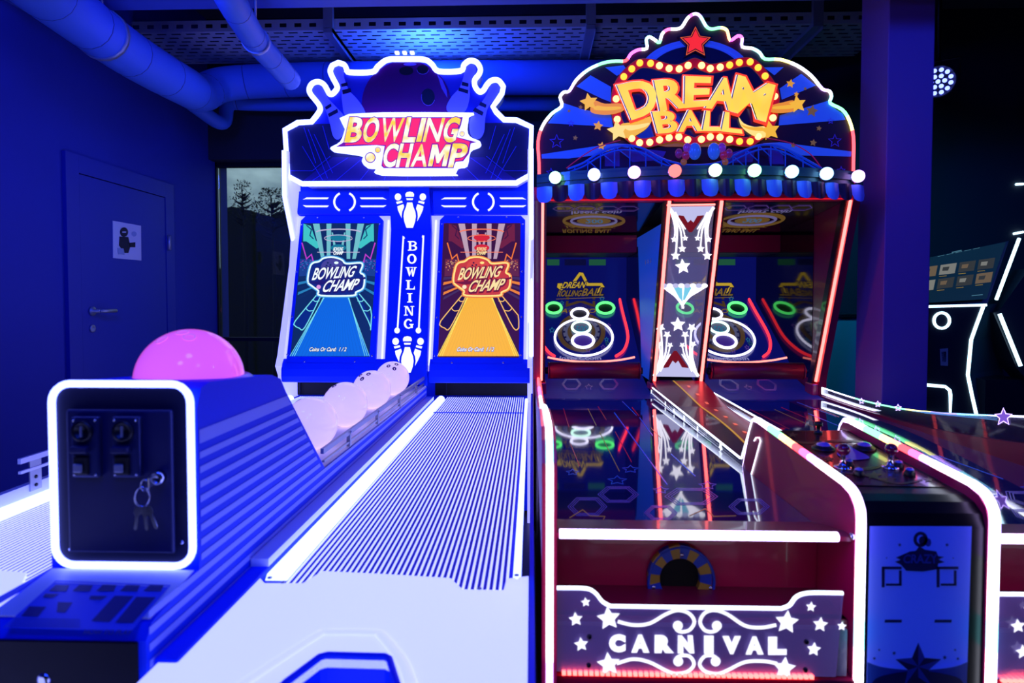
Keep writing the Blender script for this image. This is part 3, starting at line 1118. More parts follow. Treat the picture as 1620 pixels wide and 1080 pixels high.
CL, CR_ = T(450, 340, 4.32), T(680, 340, 4.32)
pal_b = dict(mid=370, hx=0, cx=172, xl=lambda y: 130 - (y - 55) * 88 / 910, xr=lambda y: 645 - (y - 55) * 65 / 910,
             bg=S('night_teal', (10, 40, 92)), sh=S('mint', (64, 196, 196)), beam=S('pale_teal', (112, 190, 200)), zig=S('magenta', (190, 60, 205)),
             crowd=S('deep_blue', (24, 62, 140)), fleck=S('cyan', (60, 130, 215)), st1=S('sky', (40, 128, 186)), st2=S('ink', (12, 44, 96)),
             gut=S('gutter_navy', (6, 40, 130)), edge=S('aqua_line', (120, 225, 240), 1.0), edge2=S('aqua_line', (120, 225, 240)), ring=S('pale_pink', (190, 180, 215)), ufo=S('teal', (20, 120, 150)),
             lane=S('lane_blue', (10, 104, 226)), board=S('lane_board_blue', (20, 84, 200)), halo=S('ice', (215, 245, 255), 1.25), halo2=S('ice_glow', (60, 150, 220)),
             title=S('title_blue', (16, 40, 130)), ballc=S('ball_violet', (70, 66, 150)), tdark=S('title_dark', (30, 22, 110)), fill=S('title_white', (240, 250, 255), 1.1), dot=S('dot_pink', (225, 150, 225)), cdark=S('coin_dark', (16, 40, 110)))
pal_o = dict(mid=355, hx=0, cx=185, xl=lambda y: 95 - (y - 55) * 40 / 920, xr=lambda y: 620 - (y - 55) * 12 / 920,
             bg=S('night_plum', (58, 14, 48)), sh=S('rust', (110, 30, 50)), beam=S('pale_mauve', (190, 160, 178)), zig=S('orange', (245, 120, 30)),
             crowd=S('brown_plum', (96, 36, 60)), fleck=S('peach', (250, 190, 130)), st1=S('amber', (235, 130, 24)), st2=S('grey_violet', (66, 44, 84)),
             gut=S('gutter_plum', (32, 8, 52)), edge=S('amber_line', (255, 196, 96), 1.0), edge2=S('yellow_line', (255, 232, 90)), ring=S('coral', (250, 120, 80)), ufo=S('red', (214, 34, 34)),
             lane=S('lane_yellow', (252, 184, 24)), board=S('lane_board_yellow', (236, 166, 20)), halo=S('gold', (255, 214, 120), 1.2), halo2=S('gold_glow', (236, 130, 50)),
             title=S('title_red', (200, 58, 44)), ballc=S('ball_red', (216, 70, 50)), tdark=S('title_maroon', (112, 18, 40)), fill=S('title_cream', (255, 228, 160), 1.0), dot=S('dot_cream', (255, 230, 190)), cdark=S('coin_blue', (40, 60, 180)))
bezel([(476, 342), (606, 341), (594, 580), (453, 578)], 7, None, lambda s: game_art(s, CL, pal_b, [(130, 55), (645, 55), (580, 968), (40, 965)]), 'screen_frame')
bezel([(696, 341), (831, 341), (828, 579), (684, 580)], 7, None, lambda s: game_art(s, CR_, pal_o, [(95, 55), (620, 55), (608, 975), (55, 972)]), 'screen_frame')

for (pa, pb) in (((615, 348), (604, 578)), ((839, 348), (834, 578)), ((690, 348), (679, 578))):
    b = MB(); b.inkband(FP, [pa, pb], 2.4, G_pan, 3); b.build('side_light', cab)
# header strips above the screens: raised lit marks round a loudspeaker
HP = Plane(FP.p + FN * .02, FN)
for (C, quad, cx, lx) in ((CB, [(108, 68), (566, 66), (575, 172), (122, 175)], 345, (148, 272, 418, 545)), (CB, [(765, 66), (1238, 66), (1235, 174), (768, 176)], 1003, (803, 925, 1080, 1208))):
    b = MB(); b.ink(HP, C(quad), M_bp, 0, .03)
    hs = b.build('header_panel', BW)
    for yy, dy in ((102, 6), (140, -6)):
        q = MB()
        q.ink(HP, C([(lx[0], yy + dy), (lx[0] + 18, yy - 4), (lx[1], yy - 4), (lx[1] - 8, yy + 4), (lx[0] + 14, yy + 4)]), G_pan, 4); q.build('lit_mark', hs); q = MB()
        q.ink(HP, C([(lx[3], yy + dy), (lx[3] - 18, yy - 4), (lx[2], yy - 4), (lx[2] + 8, yy + 4), (lx[3] - 14, yy + 4)]), G_pan, 4); q.build('lit_mark', hs)
    q = MB(); q.inkband(HP, C(ellipse(cx + 8, 119, 56, 48, 14, 122, 238)), 3.2, G_pan, 4); q.build('lit_mark', hs); q = MB()
    q.inkband(HP, C(ellipse(cx - 6, 119, 56, 48, 14, -58, 58)), 3.2, G_pan, 4)
    q.build('lit_mark', hs)
    q = MB()
    q.ink(HP, C(ellipse(cx, 119, 34, 34)), M_bd, 3)
    for k in range(5):
        for a in range(6 * max(k, 1)):
            x, y = cx + 6 * k * math.cos(a * 6.283 / (6 * max(k, 1))), 119 + 6 * k * math.sin(a * 6.283 / (6 * max(k, 1)))
            q.ink(HP, C(ellipse(x, y, 1.6, 1.6, 6)), M_black, 4)
    q.build('speaker_grille', hs)

# centre panel: cut-out pins and BOWLING
b = MB()
KP = Plane(FP.p + FN * .05, FN)
b.ink(KP, CB([(556, 46), (746, 44), (756, 250), (745, 650), (732, 985), (530, 985), (548, 650), (566, 250)]), M_bp, 0, .05)
cp = b.build('centre_panel', BW)
q = MB()
q.inkband(KP, CB([(567, 252), (757, 250)]), .8, M_bd, 1)
def pin(q, x, y, h, C, mat, lean=0.0, pl=KP, L=2, fat=0.0):
    """bowling pin: head, neck bands, body"""
    half = [(0, 0), (.085, .02), (.12, .07), (.115, .14), (.075, .24), (.07, .30), (.10, .42), (.155, .56), (.17, .68), (.15, .82), (.10, .97), (.085, 1.0)]
    def seg(a, c):
        hs_ = [(w_ + fat, t_) for w_, t_ in half if a <= t_ <= c]
        pts = [(x + w_ * h + lean * t_ * h, y + t_ * h) for w_, t_ in hs_] + [(x - w_ * h + lean * t_ * h, y + t_ * h) for w_, t_ in reversed(hs_)]
        q.ink(pl, C(pts), mat, L)
    seg(0, .15)
    q.ink(pl, C([(x - .095 * h + lean * .2 * h, y + .185 * h), (x + .095 * h + lean * .2 * h, y + .185 * h), (x + .08 * h + lean * .25 * h, y + .235 * h), (x - .08 * h + lean * .25 * h, y + .235 * h)]), mat, L)
    seg(.295, 1.0)
def side_pin(q, x, y, h, C, mat, s):
    q.ink(KP, C(ellipse(x, y + .10 * h, .105 * h, .115 * h, 16)), mat, 2)
    a = lambda u, v: (x + s * u * h, y + v * h)
    q.ink(KP, C([a(-.06, .26), a(.13, .22), a(.15, .28), a(-.03, .33)]), mat, 2)
    q.ink(KP, C([a(-.02, .40), a(.17, .33), a(.23, .50), a(.24, .68), a(.30, .90), a(.34, 1.02), a(.20, .92), a(.08, .70), a(.0, .52)]), mat, 2)
for (x, y, h) in ((655, 70, 172), (644, 755, 174)):
    pin(q, x, y, h, CB, M_bp, L=3, fat=.055)
    pin(q, x, y, h, CB, G_pan, L=4)
    side_pin(q, x - 56, y + 10, h * .86, CB, G_pan, 1)
    side_pin(q, x + 62, y + 10, h * .86, CB, G_pan, -1)
for (x0, y0, x1, y1, k) in ((625, 282, 597, 720, -1), (720, 278, 698, 720, 1)):
    q.inkband(KP, CB([(x0, y0), (x1, y1)]), 2.6, G_pan, 2)
    q.ink(KP, CB(ellipse(x1 - 2, y1 + 8, 13, 14)), G_pan, 2)
    q.ink(KP, CB([(x0 - 4, y0 - 4), (x0 + 8 * -k, y0 + 8), (x0, y0 + 14)]), G_pan, 2)
def slab(q, ch, cx, cy, w, h, C, mat, pl, L):
    """letter with heavy slab serifs"""
    def Q(x0, y0, x1, y1): q.ink(pl, C([(cx + x0 * w, cy + y0 * h), (cx + x1 * w, cy + y0 * h), (cx + x1 * w, cy + y1 * h), (cx + x0 * w, cy + y1 * h)]), mat, L)
    def P(pts): q.ink(pl, C([(cx + a * w, cy + c * h) for a, c in pts]), mat, L)
    def RG(x, y, rx, ry, t, a0=0, a1=360):
        o_ = ellipse(x, y, rx, ry, 22, a0, a1); i_ = ellipse(x, y, rx - t, ry - t * .6, 22, a0, a1)
        for k in range(len(o_) - (0 if a1 - a0 >= 360 else 1)):
            j = (k + 1) % len(o_)
            P([o_[k], o_[j], i_[j], i_[k]])
    if ch == 'B':
        Q(-.5, -.5, .1, -.4); Q(-.5, .4, .1, .5); Q(-.38, -.5, -.14, .5); Q(-.1, -.06, .1, .04)
        RG(.08, -.25, .36, .25, .2, -90, 90); RG(.1, .22, .4, .28, .22, -90, 90)
    elif ch == 'O':
        RG(0, 0, .5, .52, .24)
    elif ch == 'W':
        P([(-.5, -.5), (-.22, -.5), (-.08, .3), (-.2, .5)]); P([(-.08, .3), (-.2, .5), (-.02, -.2), (.02, -.2)]); P([(-.02, -.2), (.14, -.4), (.24, .5), (.12, .5)]); P([(.5, -.5), (.34, -.5), (.12, .5), (.24, .5)])
        Q(-.58, -.5, -.14, -.42); Q(-.08, -.5, .24, -.42); Q(.28, -.5, .58, -.42)
    elif ch == 'L':
        Q(-.5, -.5, .05, -.4); Q(-.36, -.5, -.1, .5); Q(-.5, .4, .45, .5); P([(.3, .42), (.45, .1), (.48, .5)])
    elif ch == 'I':
        Q(-.28, -.5, .28, -.4); Q(-.13, -.5, .13, .5); Q(-.28, .4, .28, .5)
    elif ch == 'N':
        Q(-.55, -.5, -.15, -.41); Q(.15, -.5, .55, -.41); Q(-.42, -.5, -.3, .5); Q(.28, -.5, .4, .5); P([(-.42, -.5), (-.16, -.5), (.4, .5), (.22, .5)]); Q(-.55, .41, -.15, .5)
    elif ch == 'G':
        RG(0, 0, .5, .52, .24, 60, 325); Q(.1, .02, .55, .12); Q(.22, .05, .46, .45)
for k, ch in enumerate('BOWLING'):
    y = 327 + k * 61.5
    slab(q, ch, 668 - k * 3.2, y, 44 if ch != 'W' else 46, 45, CB, G_pan, KP, 2)
q.build('lit_cutouts', cp)
for py in (312, 360, 450, 560):
    s_ = MB(); s_.lathe([(.006, 0), (.005, .003)], M_chrome, tuple(KP.at((644, py + 1.5) if py > 500 else (648, py - 14), .001)), FN, 8)

# black panels standing for the shade in the lane-end openings
for xa_, xb_2 in ((LX0 - .03, LX1 + .002), (LX0 - .03 + SH[0], LX1 + .002 + SH[0])):
    b = MB(); b.box(xa_, xb_2, 3.951, 3.9585, .752, .975, pbr('opening_shade', (4, 4, 10), .7)); b.box(xa_ + (xb_2 - xa_) * .12, xa_ + (xb_2 - xa_) * .125, 3.94, 3.9505, .752, .86, M_navy)
    b.build('lane_opening', cab)
# curved lips under the screens
for pa, pb in ((445, 607), (679, 838)):
    a = Plane((0, 3.70, 0), (0, 1, 0)).at((pa, 590)).x; c = Plane((0, 3.70, 0), (0, 1, 0)).at((pb, 590)).x
    b = MB()
    pr = [(3.80, 1.0), (3.735, 1.0), (3.712, .975), (3.700, .94), (3.697, .90), (3.705, .868), (3.73, .86), (3.80, .86)]
    b.prism([(a, y, z) for y, z in pr], (c - a, 0, 0), M_bp)
    b.build('lower_lip', BW)

# ---- marquee
MP = Plane((0, 3.86, 0), (0, 1, 0))
K = T(430, 70, 3.723)
out_px = [(78, 505), (155, 462), (235, 457), (262, 425), (285, 388), (280, 360), (258, 330), (228, 292), (222, 262), (240, 232), (275, 222), (308, 238), (330, 275), (342, 294), (362, 290), (385, 262), (382, 240), (358, 195), (345, 158), (358, 125), (392, 110), (428, 122), (442, 150), (458, 166), (590, 164), (625, 132), (668, 98), (705, 88), (870, 88), (912, 95), (945, 120), (985, 160), (1112, 157), (1132, 122), (1165, 98), (1205, 106), (1228, 142), (1222, 175), (1195, 212), (1198, 250), (1222, 280), (1246, 272), (1268, 238), (1295, 214), (1335, 214), (1364, 250), (1356, 290), (1330, 330), (1302, 368), (1322, 400), (1368, 445), (1440, 447), (1530, 488), (1520, 770), (1440, 817), (180, 822), (95, 775)]
out_px = out_px[:3] + smooth(out_px[3:20], 4) + smooth(out_px[20:28], 4) + smooth(out_px[28:46], 4) + out_px[46:]
outp = K(out_px)
ring = [MP.at(p, .0) for p in outp]
b = MB()
q = [Vector(p) for p in ring]
b.prism([p + Vector((0, .16, 0)) for p in q], (0, -.152, 0), pbr('marquee_panel', (10, 34, 190), .55), M_white)
mq = b.build('marquee', BW)
b = MB(); b.tube([p - Vector((0, .002, 0)) for p in ring], .0165, G_neon, 10, closed=True); b.build('neon_outline', mq)
# printed picture: big ball, four pins, dark lower band
b = MB()
AP_ = Plane((0, 3.867, 0), (0, 1, 0))
M_pin = pbr('print_pin', (84, 92, 235), .35, emit=(52, 60, 225), es=.75)
M_pinband = pbr('print_pin_band', (14, 10, 60), .4)
M_ballp = pbr('print_ball', (84, 14, 104), .22, coat=.5)
M_ballh = pbr('print_ball_hole', (8, 2, 24), .4)
M_sheen = pbr('print_ball_sheen', (120, 90, 215), .3)
M_band = pbr('print_dark_band', (8, 10, 70), .55)
M_floor2 = pbr('print_alley', (36, 14, 110), .55)
M_streak = pbr('print_streak', (60, 66, 235), .4)
b.ink(AP_, K([(95, 500), (155, 470), (1440, 462), (1515, 495), (1508, 760), (1435, 800), (185, 806), (108, 768)]), M_band, 1)
b.ink(AP_, K([(360, 665), (1250, 665), (1440, 798), (185, 804)]), M_floor2, 2)
for k in range(9):
    b.inkband(AP_, K([(450 + 90 * k, 668), (240 + 140 * k, 802)]), .7, M_streak, 3)
for sgn in (1, -1):
    for k, (x0, y0, x1, y1) in enumerate(((190, 490, 260, 700), (215, 500, 330, 790), (250, 530, 360, 760), (180, 600, 300, 800), (300, 480, 340, 620))):
        f = lambda x: x if sgn > 0 else 1620 - x
        b.inkband(AP_, K([(f(x0), y0), (f(x1), y1)]), .8, M_streak, 3)
    f = lambda x: x if sgn > 0 else 1610 - x
    b.inkband(AP_, K([(f(108), 745), (f(240), 745), (f(345), 660)]), .7, M_streak, 3)
b.ink(AP_, K(ellipse(793, 352, 262, 256, 48)), M_ballp, 4)
b.ink(AP_, K(ellipse(793, 158, 42, 26)), M_ballh, 5); b.ink(AP_, K(ellipse(890, 150, 34, 26)), M_ballh, 5); b.ink(AP_, K(ellipse(920, 312, 40, 50)), M_ballh, 5)
b.ink(AP_, K([(975, 178), (1005, 210), (1030, 270), (1035, 318), (1000, 260)]), M_sheen, 5)
b.ink(AP_, K(ellipse(815, 120, 38, 9)), M_sheen, 5)
b.inkband(AP_, K(ellipse(922, 312, 40, 50, 16, 20, 200)), .8, M_sheen, 6)
b.inkband(AP_, K(ellipse(890, 152, 34, 26, 12, 0, 180)), .8, M_sheen, 6)
def ppin(pts, bands, L):
    b.ink(AP_, K(smooth(pts, 5, True)), M_pin, L)
    for q in bands: b.ink(AP_, K(q), M_pinband, L + 1)
ppin([(380, 128), (408, 130), (425, 160), (428, 200), (455, 270), (500, 320), (540, 375), (545, 420), (440, 430), (415, 330), (410, 250), (375, 190), (362, 155)], [[(408, 236), (446, 226), (450, 246), (412, 254)], [(415, 272), (465, 260), (470, 284), (420, 298)]], 7)
ppin([(255, 245), (290, 240), (312, 262), (335, 320), (385, 375), (430, 430), (440, 500), (400, 560), (365, 545), (345, 470), (318, 390), (262, 320), (238, 280)], [[(315, 372), (350, 350), (356, 368), (322, 390)], [(332, 412), (388, 382), (394, 404), (340, 432)]], 9)
ppin([(1165, 118), (1190, 122), (1203, 150), (1195, 185), (1168, 240), (1165, 320), (1135, 400), (1050, 405), (1030, 370), (1060, 310), (1105, 260), (1128, 200), (1140, 150)], [[(1122, 222), (1160, 232), (1158, 254), (1118, 244)], [(1105, 256), (1158, 272), (1156, 294), (1098, 276)]], 7)
ppin([(1310, 235), (1340, 248), (1345, 280), (1310, 330), (1275, 375), (1258, 440), (1250, 520), (1220, 560), (1175, 540), (1165, 470), (1185, 400), (1232, 350), (1270, 290), (1285, 250)], [[(1230, 340), (1266, 358), (1260, 378), (1222, 362)], [(1198, 374), (1248, 402), (1240, 424), (1184, 396)]], 9)
b.build('printed_picture', mq)
# raised lit logo
LP = Plane((0, 3.80, 0), (0, 1, 0))
C8 = T(530, 160, 6.75)
logo = smooth(C8([(150, 135), (1375, 120), (1420, 150), (1405, 280), (1440, 375), (1535, 420), (1555, 448), (1530, 480), (1440, 525), (1405, 680), (1310, 705), (1275, 770), (1240, 782), (480, 778), (440, 715), (330, 700), (285, 640), (280, 575), (0, 532), (-40, 520), (-45, 490), (55, 430), (105, 300)]), 3, True)
b = MB(); b.ink(LP, logo, glowlin('logo_white', (1.1, 1.3, 5.5)), 0, .05)
lg = b.build('lit_logo', mq)
b = MB()
G_pk = glow('logo_pink', (240, 40, 110), 1.15); G_pur = glow('logo_violet', (110, 24, 170), 1.0)
back = C8([(165, 172), (1365, 170), (1345, 260), (1290, 380), (1515, 438), (1450, 452), (1430, 560), (1370, 640), (1290, 650), (1255, 715), (520, 715), (495, 690), (530, 480), (440, 470), (10, 488), (90, 440)])
b.ink(LP, back, G_pur, 1)
b.ink(LP, C8([(175, 185), (1340, 182), (1320, 260), (1275, 380), (1440, 434), (1420, 550), (1360, 630), (1275, 645), (1240, 700), (525, 702), (508, 680), (545, 470), (300, 462), (110, 470), (115, 430)]), G_pk, 2)
def grad_glow(name, ramp, s, sc):
    m = glow(name, (255, 255, 255), s)
    n_ = m.node_tree
    if len(n_.nodes) < 4:
        g = n_.nodes.new('ShaderNodeTexCoord'); z = n_.nodes.new('ShaderNodeTexNoise'); z.inputs['Scale'].default_value = sc; z.inputs['Detail'].default_value = 1.0
        c_ = n_.nodes.new('ShaderNodeValToRGB')
        c_.color_ramp.elements[0].position = .38; c_.color_ramp.elements[0].color = (*lin(ramp[0]), 1)
        c_.color_ramp.elements[1].position = .6; c_.color_ramp.elements[1].color = (*lin(ramp[1]), 1)
        n_.links.new(g.outputs['Object'], z.inputs['Vector']); n_.links.new(z.outputs['Fac'], c_.inputs['Fac'])
        n_.links.new(c_.outputs['Color'], n_.nodes['Principled BSDF'].inputs['Emission Color'])
    return m
G_let = grad_glow('logo_letters', ((255, 206, 60), (255, 246, 226)), 1.15, 16.0)
LETTERS = [('B1', 105, 265, 160, 322), ('O1', 280, 440, 335, 497), ('W1', 470, 700, 510, 750), ('L1', 722, 852, 772, 900), ('I1', 868, 918, 928, 978), ('N1', 932, 1115, 990, 1180), ('G1', 1140, 1285, 1190, 1350),
           ('C2', 500, 640, 545, 690), ('H2', 650, 790, 700, 840), ('A2', 805, 980, 870, 985), ('M2', 985, 1195, 1035, 1240), ('P2', 1212, 1370, 1262, 1428)]
for off, mt, L, th in ((.06, G_pur, 3, 0), (.034, G_let, 4, .004)):
    for ch, bx, by, tx, ty in LETTERS:
        y0_, y1_ = (430, 184) if ch[1] == '1' else (696, 464)
        if ch[0] == 'I':
            g_ = 0 if L == 4 else 9
            b.ink(LP, C8([(bx - 2 - g_, y0_ + 4 + g_), (by + 2 + g_, y0_ + 4 + g_), (ty + 2 + g_, y1_ - 4 - g_), (tx - 2 - g_, y1_ - 4 - g_)]), mt, L)
        elif ch[0] == 'M':
            e_ = 0 if L == 4 else .05
            def mm_(u, v):
                return (bx + 7 + (by - bx - 14) * u + (tx - bx) * v, y0_ + (y1_ - y0_) * v)
            b.ink(LP, C8([mm_(u, v) for u, v in ((0 - e_, 0 - e_), (0 - e_, 1 + e_), (.27 + e_ / 2, 1 + e_), (.5, .55 + e_), (.73 - e_ / 2, 1 + e_), (1 + e_, 1 + e_), (1 + e_, 0 - e_), (.76 - e_, 0 - e_), (.76 - e_, .58 - e_), (.56, .14 - e_), (.44, .14 - e_), (.24 + e_, .58 - e_), (.24 + e_, 0 - e_))]), mt, L)
        else:
            b.inktext(LP, ch[0], C8([(bx + 7, y0_), (by - 7, y0_), (ty - 7, y1_), (tx + 7, y1_)]), mt, L, off * (.4 if ch[0] in 'MWAN' else 1), 0, 1, th)
for (x, y, r_) in ((378, 603, 48), (458, 522, 27), (1358, 350, 24)):
    b.ink(LP, C8(ellipse(x, y, r_ * 1.2, r_ * 1.2)), G_pur, 3); b.ink(LP, C8(ellipse(x, y, r_, r_)), grad_glow('logo_letters', None, 1, 1), 4)
b.build('lettering', lg)
# three little indicator lamps on top of the ball
for px in (628, 640, 652):
    c = MP.at((px, 90)); q = MB(); q.box(c.x - .013, c.x + .013, 3.85, 3.88, c.z + .018, c.z + .034, G_pan, .003); q.build('top_lamp', mq)

# ---- the balls waiting on the return
M_ballw = pbr('pale_pink_ball', (250, 222, 232), .16, coat=.5, emit=(240, 214, 250), es=.64)  # own glow brightens the balls, though they are no lamps
M_bh = pbr('ball_hole', (120, 70, 110), .5)
first = None
BL = [(2.13, 'pale pink bowling ball half hidden behind the console, first on the return', ), (2.53, 'pale pink bowling ball second from the console on the return', ),
      (2.96, 'pale pink bowling ball third from the console on the return', ), (3.40, 'pale pink bowling ball at the cabinet end of the return')]
for k, (y, lab) in enumerate(BL):
    if first is None:
        loc = (-.755, y, .838)
        first = thing('bowling_ball', loc, lab, 'bowling ball', 'bowling balls on the return')
        b = MB(); b.ball((loc[0], y, .838 + .0905), .0905, M_ballw, 36, 24, -1.0); b.build('ball_shell', first)
        for a, e in ((150, 40), (120, 52), (170, 60)):
            d = Vector((math.cos(R(e)) * math.cos(R(a)), math.cos(R(e)) * math.sin(R(a)), math.sin(R(e))))
            q = MB(); q.lathe([(.011, 0), (.011, .0008), (.009, .001), (.009, -.006)], M_bh, tuple(Vector((loc[0], y, .9285)) + d * .0902), d, 14); q.build('finger_hole', first)
    else:
        c = first.copy(); COL.objects.link(c); c.location = (-.755, y, .838); c['label'] = lab
        c.rotation_euler = (0, 0, R(47 * k))
        for ch in first.children:
            d = ch.copy(); COL.objects.link(d); d.parent = c

# ---- bunch of keys in the coin-door lock
kr = thing('key_ring', (LKX, 1.115, LKZ), 'small bunch of keys dangling from the lock of the coin door', 'keys')
b = MB(); b.box(LKX - .002, LKX + .002, 1.098, 1.123, LKZ - .011, LKZ + .008, M_chrome, .0008); b.build('inserted_key', kr)
b = MB(); b.tube([(LKX - .014 + .011 * math.cos(R(a)), 1.104 + .004 * math.cos(R(a)), LKZ - .028 + .018 * math.sin(R(a))) for a in range(0, 360, 20)], .0013, M_chrome, 6, closed=True)
b.tube([(LKX - .008 + .007 * math.cos(R(a)), 1.102, LKZ - .006 + .010 * math.sin(R(a))) for a in range(0, 360, 24)], .0012, M_chrome, 6, closed=True); b.build('ring', kr)
for dx, an in ((-.020, -8), (-.010, 6), (-.004, 22)):
    b = MB()
    def kpt(u, v, dx=dx, an=an):
        return (LKX + dx + u * math.cos(R(an)) - v * math.sin(R(an)), 1.105 + dx * .1, LKZ - .045 + v * math.cos(R(an)) + u * math.sin(R(an)))
    pts = [kpt(u, v) for u, v in ((-.006, 0), (.006, 0), (.007, -.012), (.003, -.017), (.003, -.04), (0, -.044), (-.003, -.04), (-.003, -.017), (-.007, -.012))]
    b.prism(pts, (0, -.0018, 0), M_chrome); b.build('key', kr)
# ================================================================== CARNIVAL ROLLING-BALL MACHINE
DB = thing('rolling_ball_machine', (.83, 2.6, 0), 'dark red carnival rolling-ball machine with a glowing round-topped marquee', 'arcade machine')
XA, XB, XC, XD = .055, .69, .985, 1.615
PIT = .93
DS = (PIT, 0, 0)
M_red = pbr('dark_red_laminate', (205, 13, 84), .3, coat=.25)
M_red2 = pbr('deep_red_laminate', (146, 8, 56), .32, coat=.3)
M_redp = pbr('red_padded_vinyl', (140, 14, 44), .38)
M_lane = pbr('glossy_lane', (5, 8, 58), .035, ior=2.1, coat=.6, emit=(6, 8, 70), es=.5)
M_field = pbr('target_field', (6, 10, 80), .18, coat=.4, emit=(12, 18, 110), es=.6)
M_frame = pbr('machine_frame', (34, 4, 18), .3, coat=.3)
M_blackg = pbr('black_gloss_side', (4, 4, 10), .06, ior=1.9)
M_dbl = pbr('panel_blue', (16, 70, 190), .4, emit=(16, 60, 170), es=.7)
G_red = glowlin('red_neon', (7.0, .62, .55))
G_w = glowlin('cool_white_neon', (3.2, 2.4, 5.5))
G_etch = glow('etched_light', (235, 236, 255), 1.5)
G_edge = glow('acrylic_edge_light', (222, 232, 255), 2.4)
RB = {k: glow('rgb_' + k, c, 4.0) for k, c in dict(white=(228, 232, 255), cyan=(150, 240, 255), green=(110, 240, 150), yellow=(235, 235, 130), orange=(255, 160, 120), red=(255, 70, 80), pink=(255, 90, 160), magenta=(235, 90, 235), violet=(180, 150, 255)).items()}
M_acr = clear('clear_acrylic', (240, 242, 255), .05, .05, (170, 170, 200))
M_acr3 = clear('clear_strip_acrylic', (232, 232, 248), .05, .05, (170, 165, 195))
M_acr2 = clear('frosted_acrylic', (225, 225, 245), .05, .16, (170, 165, 195), .10)

D4 = T(840, 580, 3.115)
DV = T(840, 300, 3.115)

# ---- outer left side panel
b = MB()
lp = [(1.30, .02), (1.30, .96), (1.312, 1.01), (1.35, 1.05), (1.42, 1.066), (1.80, 1.04), (2.35, .955), (3.0, .915), (3.60, .90), (3.60, .02)]
b.prism([(.022, y, z) for y, z in lp], (.031, 0, 0), M_red2)
sp = b.build('side_panel', DB)
b = MB()
path = [(.038, y, z) for y, z in [(3.60, .905), (3.0, .92), (2.35, .96), (1.80, 1.045), (1.42, 1.072), (1.345, 1.056), (1.306, 1.012), (1.292, .96), (1.292, .5), (1.292, .03)]]
b.tube(smooth(path, 5), .0076, G_w, 8, cols=[RB['red'], RB['magenta'], RB['white'], RB['white'], RB['white'], RB['white'], RB['white'], RB['cyan'], RB['cyan'], RB['white'], RB['white'], RB['violet'], RB['magenta']])
b.build('edge_light', sp)

# ---- lane: glossy playing surface rising to a hump at the target end
LP_ = Plane((0, 0, .806), (0, 0, 1))
b = MB()
b.box(XA + .001, XB - .001, 1.545, 3.50, .76, .806, M_lane)
hump = smooth([(3.50, .806), (3.68, .820), (3.84, .855), (3.95, .885), (4.02, .895)], 4)
for (y0, z0), (y1, z1) in zip(hump[:-1], hump[1:]):
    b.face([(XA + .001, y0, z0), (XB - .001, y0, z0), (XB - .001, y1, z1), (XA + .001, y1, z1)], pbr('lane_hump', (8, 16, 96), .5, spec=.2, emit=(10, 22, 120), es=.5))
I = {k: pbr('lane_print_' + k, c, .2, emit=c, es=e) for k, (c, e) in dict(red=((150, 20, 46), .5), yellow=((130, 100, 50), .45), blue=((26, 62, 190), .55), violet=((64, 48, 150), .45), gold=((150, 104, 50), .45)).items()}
def hexa(cx, cy, rx, ry):
    return [(cx + rx * a, cy + ry * c) for a, c in ((-1, 0), (-.55, -1), (.55, -1), (1, 0), (.55, 1), (-.55, 1))]
ln = MB()
for c, w_, x0, y0, x1, y1 in (('red', 3, 160, 205, 188, 300), ('yellow', 3, 280, 205, 322, 290), ('yellow', 3, 338, 322, 436, 515), ('red', 3, 330, 195, 372, 262), ('red', 3, 415, 320, 496, 470),
                              ('blue', 5, 410, 225, 672, 582), ('red', 4, 498, 200, 532, 242), ('blue', 4, 535, 250, 600, 340), ('blue', 5, 690, 430, 810, 540), ('blue', 3, 450, 170, 520, 240), ('red', 3, 195, 380, 240, 490), ('yellow', 3, 590, 300, 640, 350)):
    ln.inkband(LP_, D4([(x0, y0), (x1, y1)]), w_ / 3.115, I[c], 1)
for cx, cy, rx, ry in ((430, 630, 100, 38), (278, 690, 96, 44), (790, 640, 130, 40), (1075, 690, 100, 38), (640, 720, 80, 34)):
    for f in (1, .88, .76):
        h = hexa(cx, cy, rx * f, ry * f)
        ln.inkband(LP_, D4(h), 2.6 / 3.115, I['violet'], 1, True)
for cx, cy, r_ in ((490, 505, 42), (425, 560, 50), (640, 608, 40), (205, 520, 34), (870, 585, 46)):
    ln.inkband(LP_, D4(star_pts(cx, cy, r_, r_ * .5, sy=.45)), 2.2 / 3.115, I['blue'], 1, True)
ln.inkband(LP_, D4([(190, 745), (255, 705), (290, 735), (365, 738), (350, 765), (200, 765)]), 3 / 3.115, I['gold'], 1)
ln.inkband(LP_, D4([(780, 735), (860, 700), (900, 738), (1010, 735)]), 3 / 3.115, I['gold'], 1)
for cx in (400, 560, 820, 1000, 1220):
    ln.ink(LP_, D4(ellipse(cx, 775, 42, 10)), I['blue'], 1)
HPn = Plane((0, 3.9, .880), (0, -.22, 1))
E5 = T(850, 380, 4.155)
for cx in (225, 470):
    for f in (1, .86):
        ln.inkband(HPn, E5(hexa(cx, 945, 62 * f, 36 * f)), 3 / 4.155, I['violet'], 1, True)
ln.inkband(HPn, E5(star_pts(338, 965, 26, 12, sy=.8)), 2.4 / 4.155, I['violet'], 1, True)
b.v += []
lane_d = b.build('playing_lane', DB)
ln.build('lane_print', lane_d)
copy_part(lane_d, DS)

